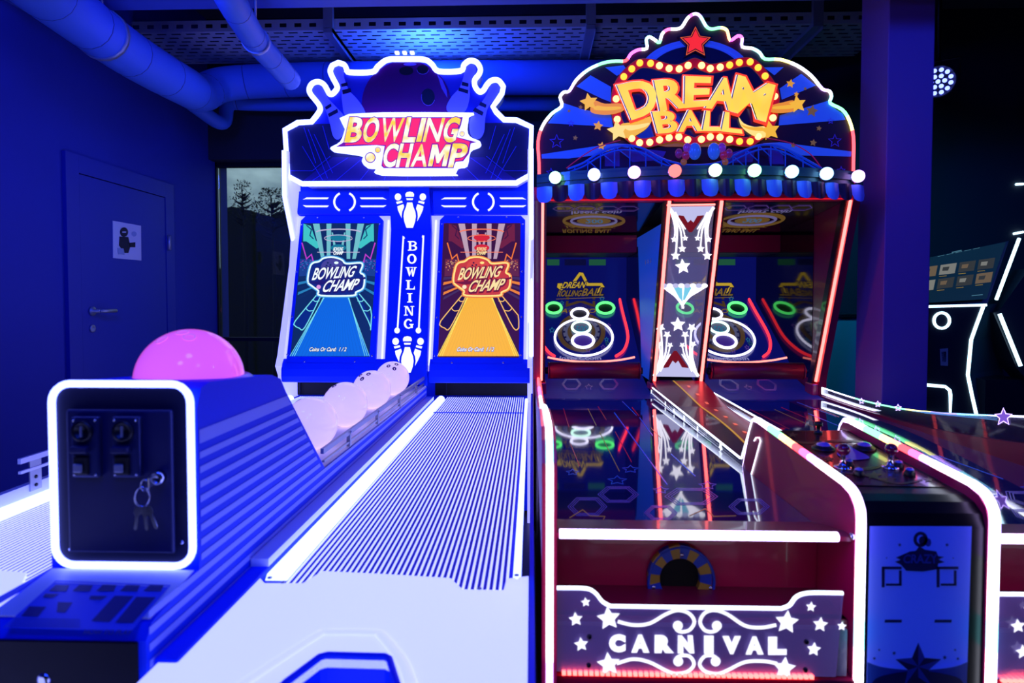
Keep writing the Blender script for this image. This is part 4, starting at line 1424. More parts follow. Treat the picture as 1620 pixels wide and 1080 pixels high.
# ---- centre channel bed that returns the balls
b = MB()
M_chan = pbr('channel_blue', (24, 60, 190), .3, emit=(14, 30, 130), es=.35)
bed = [(3.66, .892), (3.2, .815), (2.5, .782), (2.10, .765)]
for (y0, z0), (y1, z1) in zip(bed[:-1], bed[1:]):
    b.face([(XB, y0, z0), (XB, y1, z1), (XC, y1, z1), (XC, y0, z0)], M_chan)
b.prism([(XB, y, z) for y, z in bed + [(2.10, .02), (3.66, .02)]], (XC - XB, 0, 0), M_red2)
ch = b.build('ball_channel', DB)
b = MB()
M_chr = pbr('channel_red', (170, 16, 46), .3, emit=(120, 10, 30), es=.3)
G_yl = glow('channel_line', (220, 160, 50), .7)
xs = lambda y: XB + .12 + .05 * math.sin((y - 2.1) * 2.0)
yy = [2.11 + (3.64 - 2.11) * k / 20 for k in range(21)]
def zb_(y):
    for (ya, za), (yb, zc) in zip(bed[:-1], bed[1:]):
        if yb <= y <= ya:
            return za + (zc - za) * (ya - y) / (ya - yb)
    return bed[-1][1]
for a, c in zip(yy[:-1], yy[1:]):
    b.face([(xs(a), a, zb_(a) + .001), (XC - .004, a, zb_(a) + .001), (XC - .004, c, zb_(c) + .001), (xs(c), c, zb_(c) + .001)], M_chr)
    b.face([(xs(a) - .005, a, zb_(a) + .002), (xs(a) + .005, a, zb_(a) + .002), (xs(c) + .005, c, zb_(c) + .002), (xs(c) - .005, c, zb_(c) + .002)], G_yl)
for k in range(10):
    y = 2.25 + .14 * k
    b.face([(xs(y) + .04, y, zb_(y) + .003), (xs(y) + .055, y, zb_(y) + .003), (xs(y) + .055, y + .035, zb_(y + .035) + .003), (xs(y) + .04, y + .035, zb_(y + .035) + .003)], glow('channel_dash', (255, 110, 90), .8))
b.build('channel_print', ch)

# ---- clear side strips of the channel with lit outlines
for x in (XB, XC):
    q = MB()
    poly = [(3.64, .853), (2.085, .828), (2.05, .805), (2.07, .782), (3.64, .812)]
    q.prism([(x - .003, y, z) for y, z in poly], (.006, 0, 0), M_acr3)
    a = q.build('clear_strip', DB)
    q = MB()
    xx = x - .0035 if x == XB else x + .0035
    q.tube([(x, 3.64, .815), (x, 3.64, .853), (x, 2.10, .829), (x, 2.083, .832), (x, 1.985, .977)], .0042, G_edge, 6)
    q.tube([(x, 3.62, .818), (x, 2.11, .792)], .0022, G_edge, 6)
    q.build('lit_edge', a)
    q = MB()
    SPl = Plane((xx, 0, 0), (1, 0, 0))
    for (y, s_) in ((3.25, .017), (3.05, .014), (2.85, .018), (2.62, .016), (2.3, .024)):
        q.face([(xx - .0008 if x == XB else xx + .0008, y + u, .82 + v) for u, v in star_pts(0, 0, s_)], G_edge)
    q.build('etched_star', a)

# ---- centre console
prof = [(1.355, .02), (1.355, .885), (1.362, .910), (1.385, .930), (1.42, .939), (1.955, .975), (1.985, .972), (2.0, .955), (2.075, .80), (2.085, .74), (2.085, .02)]
b = MB()
for x0, x1 in ((XB, XB + .018), (XC - .018, XC)):
    b.prism([(x0, y, z) for y, z in prof], (x1 - x0, 0, 0), M_red)
inner = [(1.362, .02), (1.362, .865), (1.372, .893), (1.398, .910), (1.43, .917), (1.95, .952), (1.985, .945), (2.075, .74), (2.075, .02)]
b.prism([(XB + .018, y, z) for y, z in inner], (XC - XB - .036, 0, 0), pbr('console_black', (6, 6, 14), .28, spec=.4))
cons = b.build('console', DB)
cols = [RB[k] for k in ('white', 'white', 'green', 'green', 'yellow', 'orange', 'red', 'pink', 'violet', 'white', 'white', 'white')]
for x in (XB + .009, XC - .009):
    q = MB()
    p1 = [(x, y, z) for y, z in ((2.078, .80), (2.005, .957), (1.985, .977), (1.955, .981))]
    q.tube(p1, .0095, G_w, 8)
    a, c = Vector((x, 1.955, .981)), Vector((x, 1.42, .945))
    q.tube([a.lerp(c, k / 24) for k in range(25)], .0098, G_w, 8, cols=cols)
    q.tube(smooth([(x, 1.42, .945), (x, 1.38, .935), (x, 1.356, .913), (x, 1.348, .885), (x, 1.348, .80)], 4), .0102, G_w, 8)
    q.tube([(x, 1.348, .80 - .77 * k / 12) for k in range(13)], .0102, G_w, 8, cols=[RB['white'], RB['cyan'], RB['white'], RB['white'], RB['yellow'], RB['white'], RB['violet'], RB['red']])
    q.build('edge_light', cons)
# slot light on the side of the console
q = MB()
_s = Plane((XB - .002, 0, 0), (1, 0, 0))
q.tube([_s.at(p) for p in ((1193, 697), (1196, 692), (1201, 692), (1203, 697), (1188, 752))], .0022, G_edge, 6)
q.build('slot_light', cons)
# control panel on top
TP = Plane((0, 1.43, .9185), (0, -.0673, 1))
X2 = T(1100, 560, 3.115)
b = MB()
M_cp = pbr('control_panel', (70, 12, 28), .25, coat=.4)
M_cpg = pbr('control_print', (92, 64, 34), .35)
M_cpb = pbr('control_print_blue', (46, 52, 190), .35)
b.face([TP.at(X2(*p), .0006) for p in ((390, 385), (735, 375), (1235, 655), (745, 645))], M_cp)
b.inkband(TP, X2(smooth([(440, 430), (560, 440), (700, 430), (860, 440), (980, 500), (900, 560), (800, 570), (900, 560)], 4)), 3.2, M_cpg, 2)
b.inkband(TP, X2(smooth([(600, 520), (690, 580), (840, 600), (1000, 640), (1120, 620)], 4)), 2.6, M_cpg, 2)
b.ink(TP, X2(smooth([(690, 455), (740, 445), (800, 480), (850, 505), (850, 520), (760, 525), (700, 500), (705, 475)], 4, True)), M_cpb, 3)
for cx, cy, r_ in ((480, 400, 28), (660, 520, 30), (880, 600, 44), (960, 620, 36), (1150, 620, 30)):
    b.ink(TP, X2(star_pts(cx, cy, r_, r_ * .45, sy=.5)), M_cpg, 2)
pnl = b.build('control_panel', DB)
M_dome = pbr('button_cap', (130, 120, 220), .1, coat=.8)
for cx, cy in ((630, 468), (832, 468)):
    c = TP.at(X2(cx, cy))
    q = MB(); q.lathe([(.030, 0), (.030, .004), (.026, .008), (.021, .009), (.021, .012)], M_black, tuple(c), TP.n, 24)
    q.ball(c + TP.n * .010, .019, M_dome, 20, 8, .1, (1, 1, .55)); q.build('push_button', pnl)
for cx, cy in ((725, 560), (960, 560)):
    c = TP.at(X2(cx, cy))
    q = MB(); q.lathe([(.021, 0), (.021, .004), (.012, .007), (.007, .010), (.006, .034), (.008, .036)], M_chrome, tuple(c), TP.n, 18)
    q.ball(c + TP.n * .047, .0155, pbr('knob_red', (120, 16, 60), .15, coat=.8), 18, 10); q.build('joystick', pnl)
for cx, cy in ((805, 598), (1055, 598), (1000, 560), (755, 552)):
    c = TP.at(X2(cx, cy))
    q = MB(); q.lathe([(.013, 0), (.013, .006), (.010, .010), (.010, .014)], M_black, tuple(c), TP.n, 16); q.ball(c + TP.n * .014, .010, M_dome, 14, 6, .05, (1, 1, .6)); q.build('push_button', pnl)
c = TP.at(X2(605, 390)); q = MB(); q.lathe([(.012, 0), (.012, .006), (.006, .008), (.006, .022), (.012, .024), (.012, .034), (.007, .036)], M_black, tuple(c), TP.n, 16); q.build('toggle_knob', pnl)
# front notice panel of the console
FPn = Plane((0, 1.3605, 0), (0, 1, 0))
X3 = T(1320, 760, 3.375)
b = MB()
M_stk = pbr('pale_front_panel', (110, 128, 225), .4, emit=(20, 50, 190), es=.42)
M_ski = pbr('front_panel_print', (8, 14, 74), .4)
M_sk2 = pbr('front_panel_print_mid', (26, 58, 150), .4)
b.ink(FPn, X3([(188, 242), (732, 243), (705, 1090), (170, 1090)]), M_stk, 1)
ring_ = ellipse(458, 312, 30, 33, 20, 40, 400)
b.inkband(FPn, X3(ring_), 5, M_ski, 2, True); b.ink(FPn, X3(ellipse(470, 318, 22, 24)), M_ski, 2); b.ink(FPn, X3(ellipse(498, 328, 16, 22)), M_sk2, 2)
b.ink(FPn, X3([(355, 395), (400, 375), (430, 372), (450, 348), (480, 366), (540, 375), (550, 400), (582, 405), (552, 418), (585, 432), (550, 440), (545, 470), (470, 482), (380, 478), (350, 445), (320, 430), (350, 420), (325, 408)]), M_ski, 3)
b.inktext(FPn, 'CRAZY', X3([(362, 436), (545, 438), (540, 390), (368, 392)]), M_sk2, 4, .03)
for x, x1, y0, y1 in ((248, 358, 455, 565), (540, 660, 455, 565)):
    b.ink(FPn, X3([(x, y0), (x1 - 4, y0), (x1 - 4, y0 + 14), (x, y0 + 14)]), M_ski, 4); b.ink(FPn, X3([(x, y0), (x + 16, y0), (x + 16, y1), (x, y1)]), M_ski, 4)
    b.ink(FPn, X3([(x + 92, y0 + 20), (x + 106, y0 + 20), (x + 106, y1 - 8), (x + 92, y1 - 8)]), M_ski, 4); b.ink(FPn, X3([(x + 22, y1 - 20), (x + 106, y1 - 20), (x + 106, y1 - 8), (x + 22, y1 - 8)]), M_ski, 4)
for x in (268, 534):
    b.ink(FPn, X3([(x, 740), (x + 90, 740), (x + 88, 755), (x - 3, 755)]), M_ski, 2)
b.inkband(FPn, X3(smooth([(172, 955), (260, 985), (440, 1000), (620, 985), (705, 955)], 5)), 3, M_stk, 4)
b.ink(FPn, X3(smooth([(172, 965), (260, 993), (440, 1008), (620, 993), (705, 965)], 5) + [(703, 1090), (170, 1090)]), M_sk2, 3)
b.ink(FPn, X3(smooth([(185, 1090), (240, 1040), (440, 1010), (640, 1040), (690, 1090)], 4)), M_ski, 4)
sp5 = star_pts(440, 985, 128, 58)
for k in range(10):
    b.ink(FPn, X3([(440, 985), sp5[k], sp5[(k + 1) % 10]]), M_ski if k % 2 else M_sk2, 6)
for cx, cy, r_ in ((315, 917, 12), (585, 940, 13), (236, 900, 8), (640, 900, 8), (210, 945, 10), (655, 947, 10), (345, 340, 11), (597, 340, 11), (275, 410, 5), (630, 410, 5)):
    b.ink(FPn, X3(star_pts(cx, cy, r_, r_ * .4, n=6)), M_ski, 3)
b.build('front_notice', cons)

# ---- lane front: lit bar, recess with round ball outlet, base
b = MB()
b.prism([(XA, y, z) for y, z in ((1.365, .842), (1.40, .842), (1.5445, .811), (1.5445, .800), (1.365, .832))], (XB - .001 - XA, 0, 0), M_red2)
b.box(XA, XB - .001, 1.53, 1.5445, .60, .800, M_red)
b.box(XA, XB - .001, 1.38, 1.5295, .60, .655, M_red2)
b.box(XA, XB - .001, 1.375, 1.40, .02, .655, M_red2)
fr_ = b.build('lane_front', DB)
b = MB(); b.tube([(XA + .006, 1.358, .8445), (XB - .035, 1.358, .8445)], .0102, G_w, 10); b.build('light_bar', fr_)
CA = T(860, 820, 3.115)
RP = Plane((0, 1.5293, 0), (0, 1, 0))
M_hole = pbr('outlet_black', (2, 2, 4), .8)
arch_o = ellipse(672, 300, 158, 168, 24, -210, 30)
arch_i = ellipse(672, 296, 100, 100, 24, -210, 30)
b = MB()
M_ab, M_ay = pbr('arch_blue', (24, 66, 200), .4), pbr('arch_yellow', (190, 150, 50), .4)
m_ = len(arch_o) - 1
for k in range(m_):
    q_ = [arch_o[k], arch_o[k + 1], arch_i[k + 1], arch_i[k]]
    b.ink(Plane((0, 1.513, 0), (0, 1, 0)), CA(q_), M_ay if (k // 2) % 2 else M_ab, 0, .016)
for cx, cy in ((672, 165), (535, 322), (812, 326)):
    c = RP.at(CA(cx, cy), .017); b.lathe([(.005, 0), (.004, .003)], M_chrome, tuple(c), (0, -1, 0), 10)
b.ink(RP, CA(arch_i), M_hole, 1)
b.tube([RP.at(p, .014) for p in CA(ellipse(672, 300, 160, 170, 24, -200, 20))], .004, M_ab, 6)
b.build('ball_outlet', fr_)
# clear plate with etched, edge-lit lettering
VP_ = Plane((0, 1.345, 0), (0, 1, 0))
topl = smooth([(60, 345), (105, 345), (210, 348), (255, 370), (290, 412), (330, 435)], 5) + [(660, 440)] + smooth([(1175, 447), (1215, 430), (1250, 388), (1310, 370), (1440, 370), (1478, 371)], 5)
plate = topl + [(1440, 780), (60, 752)]
b = MB(); b.ink(VP_, CA(plate), clear('etched_sheet', (225, 222, 245), .05, .24, (150, 124, 205), .07), 0, .006); pl_ = b.build('etched_plate', DB)
b = MB()
b.tube([VP_.at(p, -.003) for p in CA(topl)], .0044, G_edge, 6)
b.build('lit_edge', pl_)
b = MB()
for cx, cy, r_ in ((207, 410, 24), (158, 494, 36), (320, 490, 60), (185, 618, 36), (320, 715, 60), (1316, 433, 26), (1362, 520, 38), (1197, 508, 60), (1330, 642, 36), (1185, 735, 58), (1468, 528, 24)):
    b = MB(); b.ink(VP_, CA(star_pts(cx, cy, r_, r_ * .5, -96 if cx < 700 else -84)), G_etch, 2); b.build('etched_star', pl_)
def scroll(pts, w0):
    b = MB(); b.inkband(VP_, CA(smooth(pts, 5)), w0 / 3.115, G_etch, 2)
    b.ink(VP_, CA(ellipse(pts[-1][0] + (10 if pts[-1][0] < 755 else -6), pts[-1][1], 24, 24)), G_etch, 3); b.build('etched_scroll', pl_)
scroll([(365, 505), (440, 522), (520, 515), (600, 470), (660, 450), (715, 465), (742, 505), (720, 545), (680, 556), (655, 545), (650, 525)], 17)
scroll([(1145, 522), (1070, 535), (990, 525), (905, 470), (845, 450), (795, 462), (770, 505), (790, 545), (825, 556), (855, 545), (858, 525)], 17)
scroll([(360, 712), (440, 690), (520, 705), (600, 745), (650, 762), (710, 750), (740, 715), (720, 678), (680, 672), (655, 685), (652, 700)], 17)
scroll([(1150, 712), (1080, 700), (990, 705), (905, 745), (855, 762), (795, 750), (768, 715), (790, 678), (825, 672), (850, 685), (852, 700)], 17)
for k, chh in enumerate('CARNIVAL'):
    x = 363 + k * 112.5
    y = 612 + k * 1.8
    hw = 31 if chh != 'I' else 8
    b = MB(); b.inktext(VP_, chh, CA([(x - hw, y + 35), (x + hw, y + 35), (x + hw * (.82 if chh in 'RN' else 1), y - 35), (x - hw, y - 35)]), G_etch, 2, .095); b.build('etched_letter', pl_)
_z = VP_.at(CA(700, 548)).z
b = MB(); b.box(XA + .002, XB - .012, 1.356, 1.374, VP_.at(CA(700, 776)).z, _z, pbr('brushed_plate', (150, 142, 160), .38, .4, bump=(90, .15))); b.build('backing_plate', pl_)
b = MB()
n_ = 46
for k in range(n_):
    p = VP_.at(CA(100 + k * (1345 - 100) / n_, 757 + k * 20 / n_), .001)
    b.box(p.x - .0042, p.x + .0042, p.y - .004, p.y + .006, p.z - .004, p.z + .003, G_red if True else None)
b.box(XA, XB, 1.345, 1.374, VP_.at(CA(700, 772)).z - .05, VP_.at(CA(700, 772)).z - .006, M_red2)
b.build('led_strip', pl_)
for cx, cy in ((225, 580), (222, 720), (1293, 605), (1288, 742)):
    c = VP_.at(CA(cx, cy), .001); q = MB(); q.lathe([(.0055, 0), (.0045, .004)], M_black, tuple(c), (0, -1, 0), 12); q.build('plate_bolt', pl_)
q = MB(); q.lathe([(.008, 0), (.006, .006)], M_chrome, (XB - .001, 1.36, .845), (-1, 0, 0), 12); q.build('bar_end_screw', fr_)
copy_part(fr_, DS)
copy_part(pl_, DS)

# ---- right-hand side wall with clear, lit upper edge
WPl = Plane((XD, 0, 0), (1, 0, 0))
tl = smooth([(1298, 613), (1350, 630), (1400, 642), (1450, 650), (1500, 654), (1560, 657), (1625, 659)], 5)
tp = [WPl.at(p) for p in tl]
last = tp[-1]
tp += [Vector((XD, 1.7, last.z + .03)), Vector((XD, 1.36, last.z + .03)), Vector((XD, 1.33, .95))]
b = MB()
lowz = [Vector((XD, p.y, p.z - .045 - .05 * max(0, (3.0 - p.y)))) for p in tp[:-1]]
side = [Vector((XD, p.y, p.z)) for p in lowz] + [Vector((XD, 1.33, .90)), Vector((XD, 1.33, .02)), Vector((XD, 3.62, .02))]
b.prism(side, (.03, 0, 0), M_red2)
rsp = b.build('side_panel', DB)
b = MB(); b.prism([p + Vector((.006, 0, 0)) for p in tp] + [p + Vector((.006, 0, -.01)) for p in reversed(lowz)], (.006, 0, 0), M_acr3)
ac = b.build('clear_strip', DB)
b = MB(); b.tube([p + Vector((.009, 0, 0)) for p in tp], .0036, G_w, 6, cols=[RB['white'], RB['green'], RB['green'], RB['yellow'], RB['violet'], RB['cyan'], RB['white'], RB['white']])
b.tube([tp[0] + Vector((.009, 0, 0)), tp[0] + Vector((.009, 0, -.035))], .004, G_edge, 6)
b.tube([p + Vector((.009, 0, -.035)) for p in tp[:9]], .0028, RB['white'], 6); b.build('lit_edge', ac)
b = MB()
WP2 = Plane((XD + .004, 0, 0), (1, 0, 0))
for cx, cy, r_ in ((820, 231, 14), (900, 246, 15), (1000, 264, 17)):
    b = MB(); b.inkband(WP2, X2(star_pts(cx, cy, r_, r_ * .5)), 1.0, RB['violet'], 1, True); b.build('etched_star', ac)
b = MB(); b.inkband(WP2, X2(star_pts(1520, 310, 44, 20)), 1.3, RB['violet'], 1, True)
b.ink(WP2, X2(star_pts(1520, 310, 40, 18)), glow('violet_star', (130, 90, 220), .9), 1)
b.build('etched_star', ac)
for k in range(4):
    b = MB(); b.inkband(WP2, X2([(1070 + 20 * k, 281 + 3 * k), (1490, 300 + 8 * k)]), .9, glow('etched_tail', (90, 150, 235), .9), 1); b.build('etched_tail', ac)

# ---- tall cabinet: posts, cheeks, roof
b = MB()
ck = [(3.60, .02), (3.60, .90), (3.26, 1.86), (3.26, 1.93), (4.80, 1.93), (4.80, .02)]
for x0, x1, m1 in ((.012, .050, M_red2), (1.622, 1.66, M_red2)):
    b.prism([(x0, y, z) for y, z in ck], (x1 - x0, 0, 0), m1)
b.box(.0501, 1.6219, 4.78, 4.80, .02, 1.93, M_black)
b.box(.0501, 1.6219, 3.30, 4.779, 1.90, 1.93, M_black)
cabd = b.build('cabinet', DB)
q = MB(); q.box(1.6195, 1.6215, 3.70, 4.77, .90, 1.88, M_blackg); q.build('gloss_liner', cabd)
# dividers between the lanes and the middle
b = MB()
b.prism([(XB + .004, y, z) for y, z in ((3.66, .88), (3.48, 1.38), (3.36, 1.76), (4.20, 1.76), (4.20, 1.60), (4.66, .88))], (.012, 0, 0), M_dbl)
dv = b.build('divider_panel', DB)
for y in (3.72, 3.80, 3.88):
    q = MB(); q.face([(XB + .0034, y + u, 1.58 + v) for u, v in star_pts(0, 0, .022)], M_white); q.build('divider_star', dv)
q = MB(); q.prism([(XB + .002, y, z) for y, z in ((4.0, .90), (4.16, 1.70), (4.72, 1.70), (4.72, .90))], (.0015, 0, 0), M_blackg); q.build('gloss_liner', dv)

# lit leaning posts
TOP = lambda t: (3.645 - (3.645 - 3.285) * t, .875 + (1.862 - .875) * t)
for k, x in enumerate((.055, .705, .970, 1.618)):
    b = MB()
    pts = []
    for t in (0, 1):
        y, z = TOP(t)
        pts.append((y, z))
    (y0, z0), (y1, z1) = pts
    b.prism([(x - .022, y0, z0), (x - .022, y1, z1), (x - .022, y1 + .05, z1 + .0), (x - .022, y0 + .055, z0)], (.044, 0, 0), M_frame)
    po = b.build('post', DB)
    q = MB(); q.tube([(x, y0 - .008, z0 + .015), (x, y1 - .008, z1 - .004)], .0088, G_red, 8); q.build('post_light', po)
    q = MB(); q.box(x - .03, x + .03, y0 - .03, y0 + .07, .807 if k in (0, 3) else .84, z0 + .002, M_red, .006); q.build('post_foot', po)

# leaning clear panel in the middle with etched fireworks and stars
EP = Plane((0, 3.645, .875), (0, -(1.862 - .875), -(3.645 - 3.285)))
P7 = T(1030, 310, 3.6)
b = MB(); b.ink(EP, P7([(95, 60), (362, 55), (262, 1028), (18, 1028)]), M_acr2, 0, .004)
ep = b.build('clear_panel', DB)
b = MB()
G_e2 = glow('etched_bright', (244, 240, 255), 1.7)
G_lt = glow('etched_lavender', (196, 196, 240), .95)
M_rsh = glow('etched_red', (150, 24, 36), .55)
G_tur = glow('etched_aqua', (120, 205, 235), 1.0)
def EI(pts, m=G_e2, L=6): b.ink(EP, P7(pts), m, L)
def EB(pts, w, m=G_e2, L=7): b.inkband(EP, P7(smooth(pts, 5)), [x / 3.6 for x in [w[0] + (w[1] - w[0]) * k / (5 * (len(pts) - 1)) for k in range(5 * (len(pts) - 1) + 1)]], m, L)
for flip in (0, 1):
    if flip:
        FX = lambda q: [(x * .985 - (1030 - (1085 - y)) * 0.0 + (145 - 228) + (y - 60) * 0.0, 1085 - y) for x, y in q]
    else:
        FX = lambda q: q
    EI(FX([(95, 60), (362, 56), (338, 95), (300, 118), (300, 108), (262, 112), (240, 150), (225, 135), (208, 150), (185, 112), (158, 108), (150, 118), (115, 92)]), G_lt, 5)
    EI(FX([(150, 110), (186, 108), (208, 138), (225, 128), (240, 140), (262, 108), (300, 108), (232, 205), (215, 205)]), M_rsh, 4)
    for s in (1, -1):
        m2 = (lambda q: [(228 + (228 - x), y) for x, y in q]) if s < 0 else (lambda q: q)
        EB(FX(m2([(100, 62), (135, 120), (147, 190), (140, 335)])), (18, 10)); EB(FX(m2([(120, 85), (150, 150), (168, 200), (176, 300)])), (14, 8)); EB(FX(m2([(135, 90), (165, 150), (185, 200), (192, 240)])), (12, 6)); EB(FX(m2([(110, 80), (130, 150), (135, 200), (130, 245)])), (12, 7)); EB(FX(m2([(150, 120), (180, 165), (195, 188)])), (10, 6))
        for cx, cy, r_ in ((138, 338, 28), (176, 298, 24), (130, 245, 20), (193, 238, 18)):
            x_, y_ = FX(m2([(cx, cy)]))[0]
            EI(star_pts(x_, y_, r_, r_ * .5, -90 if not flip else 90), G_e2, 8)
EI(star_pts(180, 400, 46, 22, -96)); EI(star_pts(152, 730, 44, 21, -92))
# little marquee tent, upside down
tent = smooth([(60, 515), (90, 540), (130, 570), (160, 605), (178, 630), (195, 605), (225, 572), (270, 545), (312, 518)], 4)
EI(tent + [(312, 505), (60, 505)], G_e2, 6)
for pts in ([(120, 505), (150, 505), (172, 590), (160, 580)], [(190, 510), (235, 508), (190, 590), (180, 590)], [(150, 512), (175, 512), (178, 600), (172, 595)]):
    EI(pts, G_tur, 7)
for k in range(8):
    b.ink(EP, P7(ellipse(72 + 33 * k, 508, 18, 13)), G_e2 if k % 2 else G_lt, 8)
EI(star_pts(180, 632, 12, 6))
b.build('etched_figures', ep)
q = MB(); q.tube([EP.at(P7(90, 52)), EP.at(P7(365, 48))], .005, G_red, 6); q.build('top_light', ep)

# ---- target bay: inclined field with rings, upright back, face-down display above
BP_ = Plane((0, 4.0, .955), (0, -.53, .848))
BK = Plane((0, 4.62, 1.35), (0, 1, 0))
b = MB()
x0, x1 = .052, .688
zt = .955 + .625 * .62
b.prism([(x0, y, z) for y, z in ((4.0, .955), (4.62, zt), (4.62, 1.665), (4.74, 1.665), (4.74, .90), (4.0, .90))], (x1 - x0, 0, 0), M_field)
tb = b.build('target_board', DB)
E5 = T(850, 380, 4.155)
F = {k: glow('field_' + k, c, s) for k, (c, s) in dict(gold=((150, 116, 44), .62), yellow=((205, 170, 50), .8), dgold=((96, 70, 36), .5), grey=((96, 98, 140), .55), navy=((14, 16, 84), .4), cyan=((40, 130, 170), .6), violet=((110, 70, 170), .6), pale=((150, 150, 210), .7), green=((40, 110, 80), .5)).items()}
b = MB()
def BI(pts, m, L=1): b.ink(BP_, E5(pts), m, L)
BI(ellipse(290, 605, 158, 128, 40), F['dgold'], 1); BI(ellipse(290, 605, 128, 104, 40), F['navy'], 2); BI(ellipse(290, 605, 120, 98, 40), F['grey'], 3); BI(ellipse(290, 605, 92, 76, 36), F['dgold'], 4); BI(ellipse(290, 600, 66, 55, 30), F['grey'], 5)
for k in range(16):
    a = k * 22.5
    b.ink(BP_, E5([(290 + 124 * math.cos(R(a + d)) * f, 605 + 101 * math.sin(R(a + d)) * f) for d, f in ((-4, 1), (4, 1), (3, .86), (-3, .86))]), F['navy'], 6)
b.inktext(BP_, '500', E5([(248, 612), (326, 612), (330, 568), (254, 568)]), F['cyan'], 7, .02, .1)
b.inktext(BP_, 'JACKPOT', E5([(128, 490), (428, 490), (436, 456), (134, 456)]), F['gold'], 8, .02, .15, 1.1)
b.inktext(BP_, 'Insert coin', E5([(145, 788), (420, 788), (415, 766), (150, 766)]), F['pale'], 5, .02)
for cx, cy, r_, c in ((97, 593, 18, 'cyan'), (468, 565, 16, 'violet'), (455, 655, 14, 'cyan'), (462, 680, 15, 'green'), (432, 705, 15, 'violet'), (335, 725, 16, 'violet'), (425, 385, 16, 'cyan'), (162, 415, 14, 'cyan')):
    b.inkband(BP_ if cy > 400 else BK, E5(star_pts(cx, cy, r_, r_ * .5)), .8, F[c], 5, True)
# gold star with the game's title
for w_, m_ , L in ((6.5, F['navy'], 1), (4.4, F['yellow'], 2)):
    b.inkband(BK, E5([(240, 275), (280, 220), (295, 222), (330, 290), (420, 290), (430, 305), (385, 345)]), w_, m_, L)
    b.inkband(BK, E5([(165, 292), (142, 292), (140, 305), (165, 325)]), w_, m_, L)
for m_, L in ((F['dgold'], 3),):
    b.inkband(BK, E5([(200, 372), (198, 388)]), 4.0, m_, L); b.inkband(BK, E5([(372, 372), (372, 388)]), 4.0, m_, L)
    b.inkband(BP_, E5([(198, 392), (195, 430), (285, 402), (372, 432), (372, 392)]), 4.0, m_, L)
BI([(262, 265), (285, 252), (300, 268), (290, 275), (270, 275)], F['dgold'], 1) if False else None
for m_, L, of in ((F['navy'], 4, .12), (F['yellow'], 5, .02)):
    b.inktext(BK, 'DREAN', E5([(160, 314), (312, 312), (325, 272), (172, 276)]), m_, L, of, .2)
    b.inktext(BK, 'ROLLING', E5([(130, 368), (285, 366), (296, 330), (138, 330)]), F['gold'] if L == 5 else m_, L, of, .2)
    b.inktext(BK, 'BALL', E5([(290, 364), (432, 362), (440, 316), (300, 318)]), m_ if L == 4 else F['gold'], L, of, .2)
b.inkband(BK, E5([(124, 386), (440, 374)]), .8, F['gold'], 5)
for x0_, x1_, c in ((65, 145, 'green'), (180, 320, 'navy'), (340, 450, 'green')):
    b.ink(BK, E5([(x0_, 125), (x1_, 125), (x1_, 165), (x0_, 165)]), F[c], 2)
b.build('field_reflection', tb)  # the display's reflected image, drawn as glowing artwork on the board
G_rw = glow('ring_white', (226, 222, 255), 2.4); G_rg = glow('ring_green', (90, 255, 120), 1.9); G_rt = glow('ring_pale_green', (200, 250, 232), 2.2)
for cx, cy, rx, ry, m, r_ in ((305, 648, 190, 122, G_rw, .0075), (278, 492, 55, 34, G_rw, .0085), (288, 582, 60, 38, G_rt, .0085), (300, 670, 70, 45, G_rw, .0095), (108, 455, 50, 34, G_rg, .0095), (447, 455, 56, 36, G_rg, .0095)):
    q = MB()
    q.tube([BP_.at(p, .014) for p in E5(ellipse(cx, cy, rx, ry, 40))], r_, m, 8, closed=True)
    q.build('target_ring', tb)
    if rx < 100 and cy != 582:
        q = MB(); q.ink(BP_, E5(ellipse(cx, cy, rx * .9, ry * .9)), (pbr('ring_hole_violet', (40, 20, 110), .5, emit=(70, 36, 150), es=.5) if cy == 670 else pbr('ring_hole', (10, 6, 40), .5)), 9); q.build('ring_hole', tb)
for path in ([(540, 390), (560, 480), (590, 600), (592, 670), (565, 735), (515, 772)], [(40, 700), (75, 745), (115, 772)]):
    q = MB(); q.tube([BP_.at(p, .012) for p in E5(smooth(path, 5))], .009, glow('guide_red', (255, 44, 60), 2.2), 8); q.build('guide_light', tb)
q = MB()
q.tube([Vector((p[0], 3.93, .985 + p[1])) for p in smooth([(.10, .012), (.18, -.004), (.28, -.014), (.37, -.017), (.47, -.012), (.56, -.002), (.64, .014)], 5)], .006, glow('trough_pink', (255, 130, 120), 2.4), 8); q.build('guide_light', tb)
copy_part(tb, DS)
# padded roller across the mouth
b = MB()
ra, rb_ = Plane((0, 3.62, 0), (0, 1, 0)).at((870, 587)), Plane((0, 3.62, 0), (0, 1, 0)).at((1011, 587))
b.tube([(ra.x, 3.66, ra.z), (rb_.x, 3.66, rb_.z)], .048, M_redp, 20)
ro = b.build('padded_roller', DB)
for x in (ra.x - .006, rb_.x + .006):
    q = MB(); q.tube([(x - .004, 3.66, ra.z), (x + .004, 3.66, ra.z)], .049, pbr('roller_cap', (150, 10, 40), .3), 20); q.tube([(x - .02 if x < .3 else x, 3.66, ra.z), (x if x < .3 else x + .02, 3.66, ra.z)], .02, M_black, 10); q.build('end_cap', ro)
copy_part(ro, DS)
